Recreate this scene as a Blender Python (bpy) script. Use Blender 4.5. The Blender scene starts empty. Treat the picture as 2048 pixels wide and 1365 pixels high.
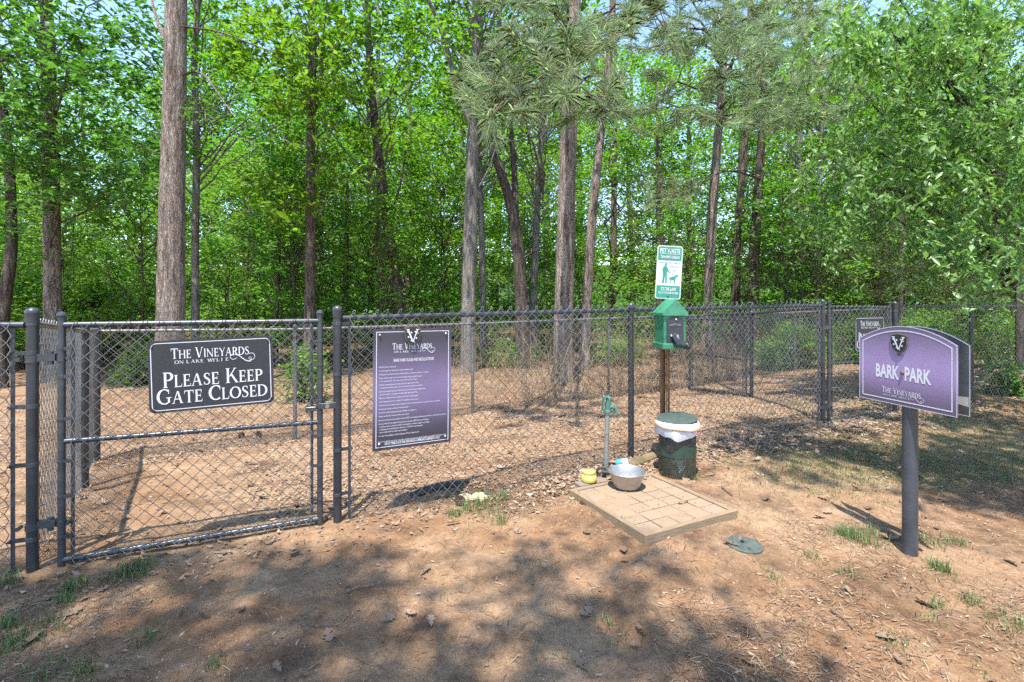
import bpy, math, random
import numpy as np
from mathutils import Vector, Matrix, Quaternion

# ------------------------------------------------------------------ camera, world, sun, exposure
scene = bpy.context.scene
COL = scene.collection
R = math.radians
CAM_H, FPX, HOR = 1.38, 1000.0, 600.0          # eye height, focal length and horizon of the 2048 px photograph
cam_data = bpy.data.cameras.new('camera')
cam = bpy.data.objects.new('camera', cam_data)
COL.objects.link(cam)
cam.location = (0, 0, CAM_H)
cam.rotation_euler = (R(90), 0, 0)
cam_data.sensor_width = 36.0
cam_data.lens = FPX / 2048 * 36.0
cam_data.shift_y = -(682.5 - HOR) / 2048
cam_data.clip_start = 0.05
cam_data.clip_end = 500
scene.camera = cam

SUN_EL, SUN_AZ = R(70), R(192)                   # azimuth clockwise from +Y; the sun stands behind the camera
S = Vector((math.sin(SUN_AZ) * math.cos(SUN_EL), math.cos(SUN_AZ) * math.cos(SUN_EL), math.sin(SUN_EL)))
world = bpy.data.worlds.new('World')
scene.world = world
world.use_nodes = True
wn = world.node_tree
sky = wn.nodes.new('ShaderNodeTexSky')
sky.sky_type = 'NISHITA'
sky.sun_disc = False
sky.sun_elevation = SUN_EL
sky.sun_rotation = SUN_AZ
sky.air_density = 1.0
sky.dust_density = 0.3
sky.ozone_density = 2.0
wn.links.new(sky.outputs[0], wn.nodes['Background'].inputs[0])
wn.nodes['Background'].inputs[1].default_value = 0.15
sun_data = bpy.data.lights.new('sun', 'SUN')
sun_data.energy = 3.4
sun_data.angle = R(0.55)
sun_data.color = (1.0, 0.955, 0.88)
sun = bpy.data.objects.new('sun', sun_data)
COL.objects.link(sun)
sun.rotation_euler = (-S).to_track_quat('-Z', 'Y').to_euler()
sun.location = (0, -6, 20)

scene.view_settings.view_transform = 'Standard'
scene.view_settings.look = 'None'
scene.view_settings.gamma = 1.0
scene.view_settings.use_curve_mapping = False
scene.view_settings.exposure = 1.7
cy = scene.cycles
cy.max_bounces = 6
cy.diffuse_bounces = 3
cy.adaptive_threshold = 0.025
cy.glossy_bounces = 2
cy.transmission_bounces = 3
cy.transparent_max_bounces = 4
cy.caustics_reflective = False
cy.caustics_refractive = False
cy.use_denoising = False
cy.sample_clamp_indirect = 6.0

RNG = np.random.default_rng(11)
random.seed(5)

# ------------------------------------------------------------------ small numpy noise
def _hash(ix, iy, seed):
    h = (ix.astype(np.int64) * 374761393 + iy.astype(np.int64) * 668265263 + seed * 982451653) & 0xffffffff
    h = ((h ^ (h >> 13)) * 1274126177) & 0xffffffff
    return ((h ^ (h >> 16)) & 0xffff) / 65535.0

def vnoise(x, y, seed=0):
    x = np.asarray(x, float); y = np.asarray(y, float)
    ix = np.floor(x); iy = np.floor(y)
    fx = x - ix; fy = y - iy
    fx = fx * fx * (3 - 2 * fx); fy = fy * fy * (3 - 2 * fy)
    a = _hash(ix, iy, seed); b = _hash(ix + 1, iy, seed)
    c = _hash(ix, iy + 1, seed); d = _hash(ix + 1, iy + 1, seed)
    return (a + (b - a) * fx) * (1 - fy) + (c + (d - c) * fx) * fy - 0.5

def sm(a):
    a = np.clip(a, 0, 1)
    return a * a * (3 - 2 * a)

# ------------------------------------------------------------------ terrain
FO = np.array([-1.0585, 3.033]); FT = np.array([0.8885, 0.459]); FN = np.array([-0.459, 0.8885])
def ground_base(x, y):
    x = np.asarray(x, float); y = np.asarray(y, float)
    t = (x - FO[0]) * FT[0] + (y - FO[1]) * FT[1]
    s = (x - FO[0]) * FN[0] + (y - FO[1]) * FN[1]
    lip = 0.02 + 0.065 * sm((t - 0.6) / 1.5) * np.exp(-np.where(t > 3.5, 0, 1) * 0)
    z = np.where(s < 0, lip * np.exp(-(s / 1.1) ** 2),
                 lip - (0.16 - 0.07 * sm((t - 5) / 2.0)) * sm(s / 2.9) - 0.15 * sm((s - 3) / 8.0))
    z = z + 0.06 * sm((t - 6.5) / 4) * sm((s + 2.5) / 2)
    z = z + 0.036 * np.exp(-(((x - 0.92) ** 2 + (y - 2.93) ** 2) / 0.66 ** 2) ** 2)      # soil banked up round the paved pad
    q = (x - 0.80) ** 2 + (y - 3.22) ** 2
    z = np.where(q < 0.75 ** 2, np.minimum(z, 0.075 + 0.10 * sm((np.sqrt(q) - 0.55) / 0.2)), z)
    z = z + 9.0 * sm((y - 48) / 60)                                       # added rise far behind the wood, blocks the low white sky
    return z
def ground_z(x, y):
    x = np.asarray(x, float); y = np.asarray(y, float)
    z = ground_base(x, y)
    z = z + 0.035 * vnoise(x * 0.9, y * 0.9, 1) + 0.016 * vnoise(x * 3.1, y * 3.1, 2)
    z = z + 0.009 * vnoise(x * 9, y * 9, 3) + 0.006 * vnoise(x * 23, y * 23, 4)
    return z
def gz(x, y):
    return float(ground_z(x, y))

def at_depth(u, v, d):
    return Vector(((u - 1024) / FPX * d, d, CAM_H - (v - HOR) / FPX * d))
def at_z(u, v, z):
    return at_depth(u, v, (CAM_H - z) * FPX / (v - HOR))
def on_ground(u, v, lift=0.0):
    z = 0.0
    for _ in range(25):
        p = at_z(u, v, z + lift)
        z = 0.5 * z + 0.5 * gz(p.x, p.y)
    return at_z(u, v, z + lift)

# ------------------------------------------------------------------ materials
MATS = {}
def ramp(nt, stops):
    n = nt.nodes.new('ShaderNodeValToRGB')
    el = n.color_ramp.elements
    while len(el) < len(stops): el.new(0.5)
    for e, (p, c) in zip(el, stops):
        e.position = p; e.color = (*c, 1)
    return n
def new_mat(name):
    m = bpy.data.materials.new(name); m.use_nodes = True
    MATS[name] = m
    nt = m.node_tree
    return m, nt, nt.nodes['Principled BSDF'], nt.nodes['Material Output']
def tex(nt, kind, scale=None, **kw):
    n = nt.nodes.new(kind)
    if scale is not None: n.inputs['Scale'].default_value = scale
    for k, v in kw.items():
        if k in n.inputs: n.inputs[k].default_value = v
        else: setattr(n, k, v)
    return n
def coords(nt, which='Object', scale=(1, 1, 1)):
    tc = nt.nodes.new('ShaderNodeTexCoord')
    mp = nt.nodes.new('ShaderNodeMapping'); mp.inputs['Scale'].default_value = scale
    nt.links.new(tc.outputs[which], mp.inputs[0])
    return mp.outputs[0]
def bump(nt, b, height, strength=0.3, dist=0.01):
    n = nt.nodes.new('ShaderNodeBump'); n.inputs['Strength'].default_value = strength; n.inputs['Distance'].default_value = dist
    nt.links.new(height, n.inputs['Height']); nt.links.new(n.outputs[0], b.inputs['Normal'])
def mix(nt, fac, a, b, mode='MIX'):
    n = nt.nodes.new('ShaderNodeMix'); n.data_type = 'RGBA'; n.blend_type = mode
    for sock, val in ((n.inputs[0], fac), (n.inputs[6], a), (n.inputs[7], b)):
        if hasattr(val, 'is_linked'): nt.links.new(val, sock)
        elif isinstance(val, (int, float)): sock.default_value = val
        else: sock.default_value = (*val, 1)
    return n.outputs[2]

def plain(name, col, rough=0.5, metal=0.0, var=0.25, scale=18, bmp=0.0, spec=0.5):
    """paint or plastic with uneven wear"""
    m, nt, b, o = new_mat(name)
    c = coords(nt)
    n = tex(nt, 'ShaderNodeTexNoise', scale, Detail=5.0, Roughness=0.65); nt.links.new(c, n.inputs[0])
    lo = tuple(v * (1 - var) for v in col); hi = tuple(min(1, v * (1 + var)) for v in col)
    r = ramp(nt, [(0.3, lo), (0.7, hi)]); nt.links.new(n.outputs[0], r.inputs[0])
    nt.links.new(r.outputs[0], b.inputs['Base Color'])
    b.inputs['Roughness'].default_value = rough; b.inputs['Metallic'].default_value = metal
    b.inputs['Specular IOR Level'].default_value = spec
    if bmp: bump(nt, b, n.outputs[0], bmp, 0.004)
    return m

def leaf_mat(name, dark, mid, light, trans=0.35, rough=0.45, tcol=None):
    m, nt, b, o = new_mat(name)
    g = nt.nodes.new('ShaderNodeNewGeometry')
    oi = nt.nodes.new('ShaderNodeObjectInfo')
    r = ramp(nt, [(0.0, dark), (0.5, mid), (1.0, light)])
    nt.links.new(g.outputs['Random Per Island'], r.inputs[0])
    hsv = nt.nodes.new('ShaderNodeHueSaturation')
    mr = nt.nodes.new('ShaderNodeMapRange'); mr.inputs[3].default_value = 0.485; mr.inputs[4].default_value = 0.515
    nt.links.new(oi.outputs['Random'], mr.inputs[0]); nt.links.new(mr.outputs[0], hsv.inputs['Hue'])
    nt.links.new(r.outputs[0], hsv.inputs['Color'])
    nt.links.new(hsv.outputs[0], b.inputs['Base Color'])
    b.inputs['Roughness'].default_value = rough
    b.inputs['Specular IOR Level'].default_value = 0.4
    t = nt.nodes.new('ShaderNodeBsdfTranslucent')
    k = mix(nt, 1.0, hsv.outputs[0], tcol or (1.0, 1.25, 0.45), 'MULTIPLY')
    nt.links.new(k, t.inputs[0])
    ms = nt.nodes.new('ShaderNodeMixShader'); ms.inputs[0].default_value = trans
    nt.links.new(b.outputs[0], ms.inputs[1]); nt.links.new(t.outputs[0], ms.inputs[2])
    nt.links.new(ms.outputs[0], o.inputs[0])
    return m

def bark_mat(name, furrow, plate, light, sc=14, zs=0.22, strength=0.9):
    m, nt, b, o = new_mat(name)
    c = coords(nt, 'Object', (1, 1, zs))
    nz = tex(nt, 'ShaderNodeTexNoise', 9, Detail=6.0, Roughness=0.7); nt.links.new(c, nz.inputs[0])
    w = mix(nt, 0.42, c, nz.outputs[1])
    v = tex(nt, 'ShaderNodeTexVoronoi', sc * 1.5); v.feature = 'DISTANCE_TO_EDGE'; nt.links.new(w, v.inputs[0])
    pl = tex(nt, 'ShaderNodeTexNoise', sc * 1.2, Detail=8.0, Roughness=0.72); nt.links.new(coords(nt, 'Object', (1, 1, zs * 0.7)), pl.inputs[0])
    n2 = tex(nt, 'ShaderNodeTexNoise', 60, Detail=6.0, Roughness=0.75); nt.links.new(coords(nt, 'Object', (1, 1, 0.6)), n2.inputs[0])
    body = ramp(nt, [(0.36, furrow), (0.50, plate), (0.66, light)]); nt.links.new(pl.outputs[0], body.inputs[0])
    edge = ramp(nt, [(0.0, (0.28, 0.26, 0.25)), (0.11, (1, 1, 1))]); nt.links.new(v.outputs[0], edge.inputs[0])
    k = mix(nt, 0.75, body.outputs[0], edge.outputs[0], 'MULTIPLY')
    fine = ramp(nt, [(0.3, (0.65, 0.65, 0.65)), (0.7, (1.2, 1.2, 1.2))]); nt.links.new(n2.outputs[0], fine.inputs[0])
    nt.links.new(mix(nt, 0.8, k, fine.outputs[0], 'MULTIPLY'), b.inputs['Base Color'])
    b.inputs['Roughness'].default_value = 0.9; b.inputs['Specular IOR Level'].default_value = 0.15
    mn = nt.nodes.new('ShaderNodeMath'); mn.operation = 'MINIMUM'; mn.inputs[1].default_value = 0.12
    nt.links.new(v.outputs[0], mn.inputs[0])
    ml = nt.nodes.new('ShaderNodeMath'); ml.operation = 'MULTIPLY_ADD'; ml.inputs[1].default_value = 3.0
    nt.links.new(mn.outputs[0], ml.inputs[0]); nt.links.new(pl.outputs[0], ml.inputs[2])
    ad = nt.nodes.new('ShaderNodeMath'); ad.operation = 'MULTIPLY_ADD'; ad.inputs[1].default_value = 0.35
    nt.links.new(n2.outputs[0], ad.inputs[0]); nt.links.new(ml.outputs[0], ad.inputs[2])
    bump(nt, b, ad.outputs[0], strength, 0.03)
    return m

def chips_mat(name, cols, rough=0.8, trans=0.0):
    m, nt, b, o = new_mat(name)
    g = nt.nodes.new('ShaderNodeNewGeometry')
    r = ramp(nt, [(i / (len(cols) - 1), c) for i, c in enumerate(cols)])
    r.color_ramp.interpolation = 'LINEAR'
    nt.links.new(g.outputs['Random Per Island'], r.inputs[0])
    nt.links.new(r.outputs[0], b.inputs['Base Color'])
    b.inputs['Roughness'].default_value = rough; b.inputs['Specular IOR Level'].default_value = 0.2
    return m

def soil_mat():
    m, nt, b, o = new_mat('soil')
    c = coords(nt)
    def noise(sc, det=6.0, ro=0.6, src=c):
        n = tex(nt, 'ShaderNodeTexNoise', sc, Detail=det, Roughness=ro); nt.links.new(src, n.inputs[0]); return n.outputs[0]
    big = noise(0.75, 4.0); med = noise(3.5, 6.0, 0.65); fine = noise(26, 10.0, 0.8); grit = noise(120, 5.0, 0.85)
    clay = ramp(nt, [(0.30, (0.192, 0.104, 0.054)), (0.52, (0.278, 0.166, 0.094)), (0.72, (0.358, 0.240, 0.148))])
    nt.links.new(med, clay.inputs[0])
    dusty = ramp(nt, [(0.40, (0, 0, 0)), (0.62, (1, 1, 1))]); nt.links.new(big, dusty.inputs[0])
    c1 = mix(nt, dusty.outputs[0], clay.outputs[0], mix(nt, 0.6, clay.outputs[0], (0.375, 0.268, 0.176)))
    humus = ramp(nt, [(0.49, (0, 0, 0)), (0.63, (0.85, 0.85, 0.85))]); nt.links.new(noise(1.9, 8.0, 0.72), humus.inputs[0])
    c2 = mix(nt, humus.outputs[0], c1, (0.118, 0.073, 0.046))
    f = ramp(nt, [(0.28, (0.42, 0.38, 0.35)), (0.48, (0.92, 0.91, 0.90)), (0.72, (1.32, 1.30, 1.26))]); nt.links.new(fine, f.inputs[0])
    c3 = mix(nt, 0.85, c2, f.outputs[0], 'MULTIPLY')
    gr = ramp(nt, [(0.36, (0.55, 0.52, 0.5)), (0.62, (1.22, 1.22, 1.2))]); nt.links.new(grit, gr.inputs[0])
    c4 = mix(nt, 0.85, c3, gr.outputs[0], 'MULTIPLY')
    # the woods' floor, behind the fences, is brown with rotted leaves
    sp = nt.nodes.new('ShaderNodeSeparateXYZ'); nt.links.new(c, sp.inputs[0])
    mr = nt.nodes.new('ShaderNodeMapRange'); mr.inputs[1].default_value = 8.0; mr.inputs[2].default_value = 13.0
    nt.links.new(sp.outputs[1], mr.inputs[0])
    c5 = mix(nt, mr.outputs[0], c4, mix(nt, fine, (0.07, 0.043, 0.026), (0.22, 0.14, 0.085)))
    mr2 = nt.nodes.new('ShaderNodeMapRange'); mr2.inputs[1].default_value = 30.0; mr2.inputs[2].default_value = 46.0
    nt.links.new(sp.outputs[1], mr2.inputs[0])
    c5 = mix(nt, mr2.outputs[0], c5, mix(nt, fine, (0.02, 0.05, 0.012), (0.07, 0.13, 0.03)))
    nt.links.new(c5, b.inputs['Base Color'])
    b.inputs['Roughness'].default_value = 0.95; b.inputs['Specular IOR Level'].default_value = 0.1
    ad = nt.nodes.new('ShaderNodeMath'); ad.operation = 'MULTIPLY_ADD'; ad.inputs[1].default_value = 0.4
    nt.links.new(grit, ad.inputs[0]); nt.links.new(fine, ad.inputs[2])
    bump(nt, b, ad.outputs[0], 0.65, 0.02)
    return m
# ------------------------------------------------------------------ mesh helpers
class MB:
    def __init__(self): self.v = []; self.f = []; self.n = 0
    def add(self, verts, faces):
        k = self.n
        self.v.extend([tuple(p) for p in verts]); self.n += len(verts)
        self.f.extend([tuple(i + k for i in f) for f in faces])
        return self
    def box(self, c, s, rot=None, bev=0.0):
        sx, sy, sz = s[0] / 2, s[1] / 2, s[2] / 2
        if bev <= 0:
            vs = [Vector((x * sx, y * sy, z * sz)) for x in (-1, 1) for y in (-1, 1) for z in (-1, 1)]
            fs = [(0, 1, 3, 2), (4, 6, 7, 5), (0, 4, 5, 1), (2, 3, 7, 6), (0, 2, 6, 4), (1, 5, 7, 3)]
        else:                                   # chamfered box: 24 vertices
            b = bev; vs = []; idx = {}
            for x in (-1, 1):
                for y in (-1, 1):
                    for z in (-1, 1):
                        for a in range(3):
                            p = [x * (sx - b), y * (sy - b), z * (sz - b)]
                            p[a] = (x, y, z)[a] * (sx, sy, sz)[a]
                            idx[(x, y, z, a)] = len(vs); vs.append(Vector(p))
            fs = []
            for a in range(3):
                o1, o2 = [i for i in range(3) if i != a]
                for s1 in (-1, 1):
                    q = []
                    for m, n in ((-1, -1), (1, -1), (1, 1), (-1, 1)):
                        k = [0, 0, 0]; k[a] = s1; k[o1] = m; k[o2] = n; q.append(idx[(*k, a)])
                    fs.append(tuple(q))
            for a in range(3):                  # edge chamfers along axis a
                o1, o2 = [i for i in range(3) if i != a]
                for m in (-1, 1):
                    for n in (-1, 1):
                        k0 = [0, 0, 0]; k0[a] = -1; k0[o1] = m; k0[o2] = n
                        k1 = list(k0); k1[a] = 1
                        fs.append((idx[(*k0, o1)], idx[(*k1, o1)], idx[(*k1, o2)], idx[(*k0, o2)]))
            for x in (-1, 1):
                for y in (-1, 1):
                    for z in (-1, 1):
                        fs.append((idx[(x, y, z, 0)], idx[(x, y, z, 1)], idx[(x, y, z, 2)]))
        if rot is not None: vs = [rot @ p for p in vs]
        c = Vector(c)
        return self.add([p + c for p in vs], fs)
    def tube(self, pts, rad, n=8, caps=True):
        pts = [Vector(p) for p in pts]
        if not hasattr(rad, '__len__'): rad = [rad] * len(pts)
        up = None; rings = []
        for i, p in enumerate(pts):
            d = (pts[min(i + 1, len(pts) - 1)] - pts[max(i - 1, 0)])
            if d.length < 1e-9: d = Vector((0, 0, 1))
            d.normalize()
            if up is None:
                up = Vector((1, 0, 0)) if abs(d.x) < 0.8 else Vector((0, 1, 0))
            a = up - d * up.dot(d); a.normalize(); b = d.cross(a); up = a
            rings.append([p + (a * math.cos(2 * math.pi * k / n) + b * math.sin(2 * math.pi * k / n)) * rad[i] for k in range(n)])
        vs = [q for r in rings for q in r]; fs = []
        for i in range(len(pts) - 1):
            for k in range(n):
                k2 = (k + 1) % n
                fs.append((i * n + k, i * n + k2, (i + 1) * n + k2, (i + 1) * n + k))
        if caps:
            fs.append(tuple(range(n - 1, -1, -1))); fs.append(tuple((len(pts) - 1) * n + k for k in range(n)))
        return self.add(vs, fs)
    def lathe(self, prof, c=(0, 0, 0), n=24, tilt=None, close=False):
        vs = []; fs = []
        for r, z in prof:
            for k in range(n):
                a = 2 * math.pi * k / n
                p = Vector((r * math.cos(a), r * math.sin(a), z))
                if tilt is not None: p = tilt @ p
                vs.append(p + Vector(c))
        m = len(prof)
        for i in range(m - 1 + (1 if close else 0)):
            j = (i + 1) % m
            for k in range(n):
                k2 = (k + 1) % n
                fs.append((i * n + k, i * n + k2, j * n + k2, j * n + k))
        if not close:
            if prof[0][0] > 1e-6: fs.append(tuple(range(n - 1, -1, -1)))
            if prof[-1][0] > 1e-6: fs.append(tuple((m - 1) * n + k for k in range(n)))
        return self.add(vs, fs)
    def prism(self, poly, y0, y1, xf=None):
        """outline in (x, z), extruded from y0 (front) to y1"""
        n = len(poly)
        vs = [Vector((x, y0, z)) for x, z in poly] + [Vector((x, y1, z)) for x, z in poly]
        if xf is not None: vs = [xf @ p for p in vs]
        fs = [tuple(range(n)), tuple(range(2 * n - 1, n - 1, -1))]
        for i in range(n):
            j = (i + 1) % n
            fs.append((i, i + n, j + n, j))
        return self.add(vs, fs)

def raw_mesh(name, V, F, mat, smooth=False):
    """V (n,3) floats, F (m,k) ints with one k"""
    V = np.ascontiguousarray(V, np.float32); F = np.ascontiguousarray(F, np.int32)
    me = bpy.data.meshes.new(name)
    k = F.shape[1]
    me.vertices.add(len(V)); me.vertices.foreach_set('co', V.ravel())
    me.loops.add(F.size); me.loops.foreach_set('vertex_index', F.ravel())
    me.polygons.add(len(F)); me.polygons.foreach_set('loop_start', np.arange(0, F.size, k, dtype=np.int32))
    me.polygons.foreach_set('loop_total', np.full(len(F), k, np.int32))
    if smooth: me.polygons.foreach_set('use_smooth', np.ones(len(F), bool))
    me.update(calc_edges=True)
    me.materials.append(MATS[mat])
    return me

def link(name, me, parent=None):
    o = bpy.data.objects.new(name, me); COL.objects.link(o)
    if parent is not None: o.parent = parent
    return o

def obj(name, mb, mat, parent=None, smooth=False, local=True):
    """one mesh object; points are given in world space when local is False"""
    vs = mb.v
    if not local and parent is not None:
        p = parent
        off = Vector(parent.location) if parent.parent is None else Vector(parent.location) + Vector(parent.parent.location)
        vs = [(x - off.x, y - off.y, z - off.z) for x, y, z in vs]
    me = bpy.data.meshes.new(name)
    me.from_pydata(vs, [], mb.f); me.update()
    if smooth:
        me.polygons.foreach_set('use_smooth', np.ones(len(me.polygons), bool))
        try: me.set_sharp_from_angle(angle=R(38))
        except Exception: pass
    me.materials.append(MATS[mat])
    return link(name, me, parent)

def tag(o, label, cat, group=None):
    o['label'] = label; o['category'] = cat
    if group: o['group'] = group
    return o
def thing(name, label, cat, loc=(0, 0, 0), rot=(0, 0, 0), group=None):
    o = bpy.data.objects.new(name, None); COL.objects.link(o)
    o.empty_display_size = 0.1
    o.location = loc; o.rotation_euler = rot
    return tag(o, label, cat, group)

# ------------------------------------------------------------------ lettering
def _font_raw(s, off=0.0, res=2):
    cu = bpy.data.curves.new('lettering', 'FONT')
    cu.body = s; cu.size = 1.0; cu.resolution_u = res; cu.offset = off; cu.fill_mode = 'FRONT'
    ob = bpy.data.objects.new('lettering', cu); COL.objects.link(ob)
    dg = bpy.context.evaluated_depsgraph_get(); dg.update()
    ev = ob.evaluated_get(dg); me = ev.to_mesh()
    vs = np.array([v.co[:2] for v in me.vertices]); fs = [tuple(p.vertices) for p in me.polygons]
    ev.to_mesh_clear()
    bpy.data.objects.remove(ob); bpy.data.curves.remove(cu)
    return vs, fs

class Print:
    """flat print on a panel: x to the right, z up, y the height above the panel's face (towards -y)"""
    def __init__(self): self.mb = MB(); self.k = 0
    def poly(self, pts, y=0.0012):
        self.k += 1
        yy = -(y + 0.00006 * (self.k % 14))
        pts = [(p[0], p[1]) for p in pts]
        a = sum(pts[i][0] * pts[(i + 1) % len(pts)][1] - pts[(i + 1) % len(pts)][0] * pts[i][1] for i in range(len(pts)))
        if a < 0: pts = pts[::-1]
        self.mb.add([(x, yy, z) for x, z in pts], [tuple(range(len(pts)))])
    def ribbon(self, pts, w, y=0.0012):
        self.k += 1
        yy = -(y + 0.00006 * (self.k % 14))
        n = len(pts)
        if not hasattr(w, '__len__'): w = [w] * n
        L = []; Rr = []
        for i in range(n):
            a = pts[max(i - 1, 0)]; b = pts[min(i + 1, n - 1)]
            dx, dz = b[0] - a[0], b[1] - a[1]; l = math.hypot(dx, dz) or 1
            nx, nz = -dz / l * w[i] / 2, dx / l * w[i] / 2
            L.append((pts[i][0] + nx, yy, pts[i][1] + nz)); Rr.append((pts[i][0] - nx, yy, pts[i][1] - nz))
        self.mb.add(L + Rr, [(n + i, n + i + 1, i + 1, i) for i in range(n - 1)])
    def sans(self, s, x0, x1, z0, z1, off=0.0, y=0.0012, shear=0.0):
        """sans text fitted to a box (z0 baseline of caps, z1 cap top)"""
        vs, fs = _font_raw(s, off)
        H, _ = _font_raw('H', off)
        lo, hi = H[:, 1].min(), H[:, 1].max()
        xs = (vs[:, 0] - vs[:, 0].min()) / (vs[:, 0].max() - vs[:, 0].min())
        zs = (vs[:, 1] - lo) / (hi - lo)
        P = [(x0 + (x1 - x0) * a, -y, z0 + (z1 - z0) * b) for a, b in zip(xs, zs)]
        self.mb.add(P, fs)

def _arc(cx, cy, rx, ry, a0, a1, n=14):
    return [(cx + rx * math.cos(R(a0 + (a1 - a0) * i / n)), cy + ry * math.sin(R(a0 + (a1 - a0) * i / n))) for i in range(n + 1)]
TK, TN, SF = 0.165, 0.075, 0.055               # thick stroke, thin stroke, serif height of the roman capitals
def _stem(x, w=TK, y0=0.0, y1=1.0, sb=True, st=True):
    out = [[(x, y0), (x + w, y0), (x + w, y1), (x, y1)]]
    if sb: out.append([(x - 0.09, y0), (x + w + 0.09, y0), (x + w + 0.02, y0 + SF), (x - 0.02, y0 + SF)])
    if st: out.append([(x - 0.02, y1 - SF), (x + w + 0.02, y1 - SF), (x + w + 0.09, y1), (x - 0.09, y1)])
    return out
def _diag(xb, xt, w, y0=0.0, y1=1.0):
    return [[(xb, y0), (xb + w, y0), (xt + w, y1), (xt, y1)]]
def _bar(x0, x1, y, h=TN): return [[(x0, y), (x1, y), (x1, y + h), (x0, y + h)]]
def _foot(xc, y, up=True, w=0.16):
    return [[(xc - w, y), (xc + w, y), (xc + w * 0.5, y + (SF if up else -SF)), (xc - w * 0.5, y + (SF if up else -SF))]]
def _curve(pts, w): return ('r', pts, w)
def _stress(a0, a1, n=14, hi=TK * 1.05, lo=TN):
    return [lo + (hi - lo) * abs(math.cos(R(a0 + (a1 - a0) * i / n))) ** 1.3 for i in range(n + 1)]
def glyph(ch):
    if ch == 'A': return 0.98, _diag(0.06, 0.42, TN) + _diag(0.70, 0.40, TK) + _bar(0.2, 0.75, 0.32) + _foot(0.1, 0) + _foot(0.80, 0)
    if ch == 'C': return 0.86, [_curve(_arc(0.5, 0.5, 0.43, 0.47, 50, 310), _stress(50, 310)), [(0.76, 0.68), (0.81, 0.68), (0.81, 0.97), (0.74, 0.90)]]
    if ch == 'D': return 0.98, _stem(0.1) + [_curve(_arc(0.36, 0.5, 0.51, 0.465, 90, -90), _stress(90, -90))] + _bar(0.2, 0.37, 0.93) + _bar(0.2, 0.37, 0.0)
    if ch == 'E': return 0.72, _stem(0.1) + _bar(0.2, 0.62, 0.93) + _bar(0.2, 0.54, 0.47) + _bar(0.2, 0.66, 0) + [[(0.57, 0.76), (0.62, 0.74), (0.62, 0.94), (0.55, 0.94)], [(0.50, 0.38), (0.54, 0.38), (0.54, 0.64), (0.50, 0.64)], [(0.60, 0.06), (0.66, 0.06), (0.69, 0.24), (0.65, 0.24)]]
    if ch == 'G': return 0.98, [_curve(_arc(0.5, 0.5, 0.43, 0.47, 50, 300), _stress(50, 300)), [(0.76, 0.68), (0.81, 0.68), (0.81, 0.97), (0.74, 0.90)]] + [[(0.72, 0.06), (0.86, 0.12), (0.86, 0.44), (0.72, 0.44)], [(0.60, 0.40), (0.96, 0.40), (0.96, 0.45), (0.60, 0.45)]]
    if ch == 'H': return 1.04, _stem(0.1) + _stem(0.76) + _bar(0.2, 0.8, 0.47)
    if ch == 'I': return 0.38, _stem(0.1)
    if ch == 'K': return 0.94, _stem(0.1) + _diag(0.24, 0.68, 0.09, 0.42, 1.0) + _diag(0.74, 0.34, 0.17, 0.0, 0.60) + _foot(0.83, 0, True, 0.13) + _foot(0.70, 1.0, False, 0.13)
    if ch == 'L': return 0.72, _stem(0.1) + _bar(0.2, 0.66, 0) + [[(0.60, 0.06), (0.66, 0.06), (0.69, 0.26), (0.65, 0.26)]]
    if ch == 'N': return 1.06, _stem(0.12, TN, st=False) + _stem(0.84, TN, sb=False) + _diag(0.78, 0.04, TK)
    if ch == 'O': return 1.04, [_curve(_arc(0.52, 0.5, 0.43, 0.465, 0, 360, 28), _stress(0, 360, 28))]
    if ch in 'PR':
        g = _stem(0.1) + [_curve(_arc(0.36, 0.72, 0.28, 0.245, 90, -90), _stress(90, -90))] + _bar(0.2, 0.37, 0.93) + _bar(0.2, 0.37, 0.44)
        if ch == 'P': return 0.74, g
        return 0.86, g + _diag(0.70, 0.32, 0.17, 0.0, 0.48) + _foot(0.82, 0, True, 0.1)
    if ch == 'S':
        pts = [(0.56, 0.82), (0.50, 0.92), (0.38, 0.965), (0.24, 0.94), (0.155, 0.84), (0.15, 0.73), (0.22, 0.62), (0.36, 0.53), (0.50, 0.43), (0.57, 0.31), (0.55, 0.17), (0.46, 0.07), (0.32, 0.035), (0.18, 0.07), (0.11, 0.2)]
        w = [0.05, 0.07, 0.075, 0.09, 0.12, 0.14, 0.16, 0.175, 0.165, 0.14, 0.12, 0.09, 0.075, 0.07, 0.05]
        return 0.70, [_curve(pts, w), [(0.54, 0.74), (0.58, 0.74), (0.58, 0.98), (0.53, 0.92)], [(0.08, 0.02), (0.13, 0.08), (0.12, 0.28), (0.08, 0.28)]]
    if ch == 'T': return 0.88, _stem(0.355, st=False) + _bar(0.04, 0.84, 0.93) + [[(0.03, 0.74), (0.07, 0.74), (0.11, 0.94), (0.05, 0.94)], [(0.81, 0.74), (0.85, 0.74), (0.83, 0.94), (0.77, 0.94)]]
    if ch == 'V': return 0.98, _diag(0.40, 0.08, TK) + _diag(0.46, 0.80, TN) + _foot(0.15, 1, False) + _foot(0.84, 1, False)
    if ch == 'W': return 1.42, _diag(0.34, 0.08, TK) + _diag(0.40, 0.68, TN) + _diag(0.86, 0.60, TK) + _diag(0.92, 1.24, TN) + _foot(0.15, 1, False) + _foot(1.28, 1, False)
    if ch == 'Y': return 0.92, _stem(0.38, y1=0.5, st=False) + _diag(0.40, 0.06, TK, 0.44, 1.0) + _diag(0.47, 0.78, TN, 0.44, 1.0) + _foot(0.12, 1, False, 0.13) + _foot(0.82, 1, False, 0.13)
    return 0.45, []
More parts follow.
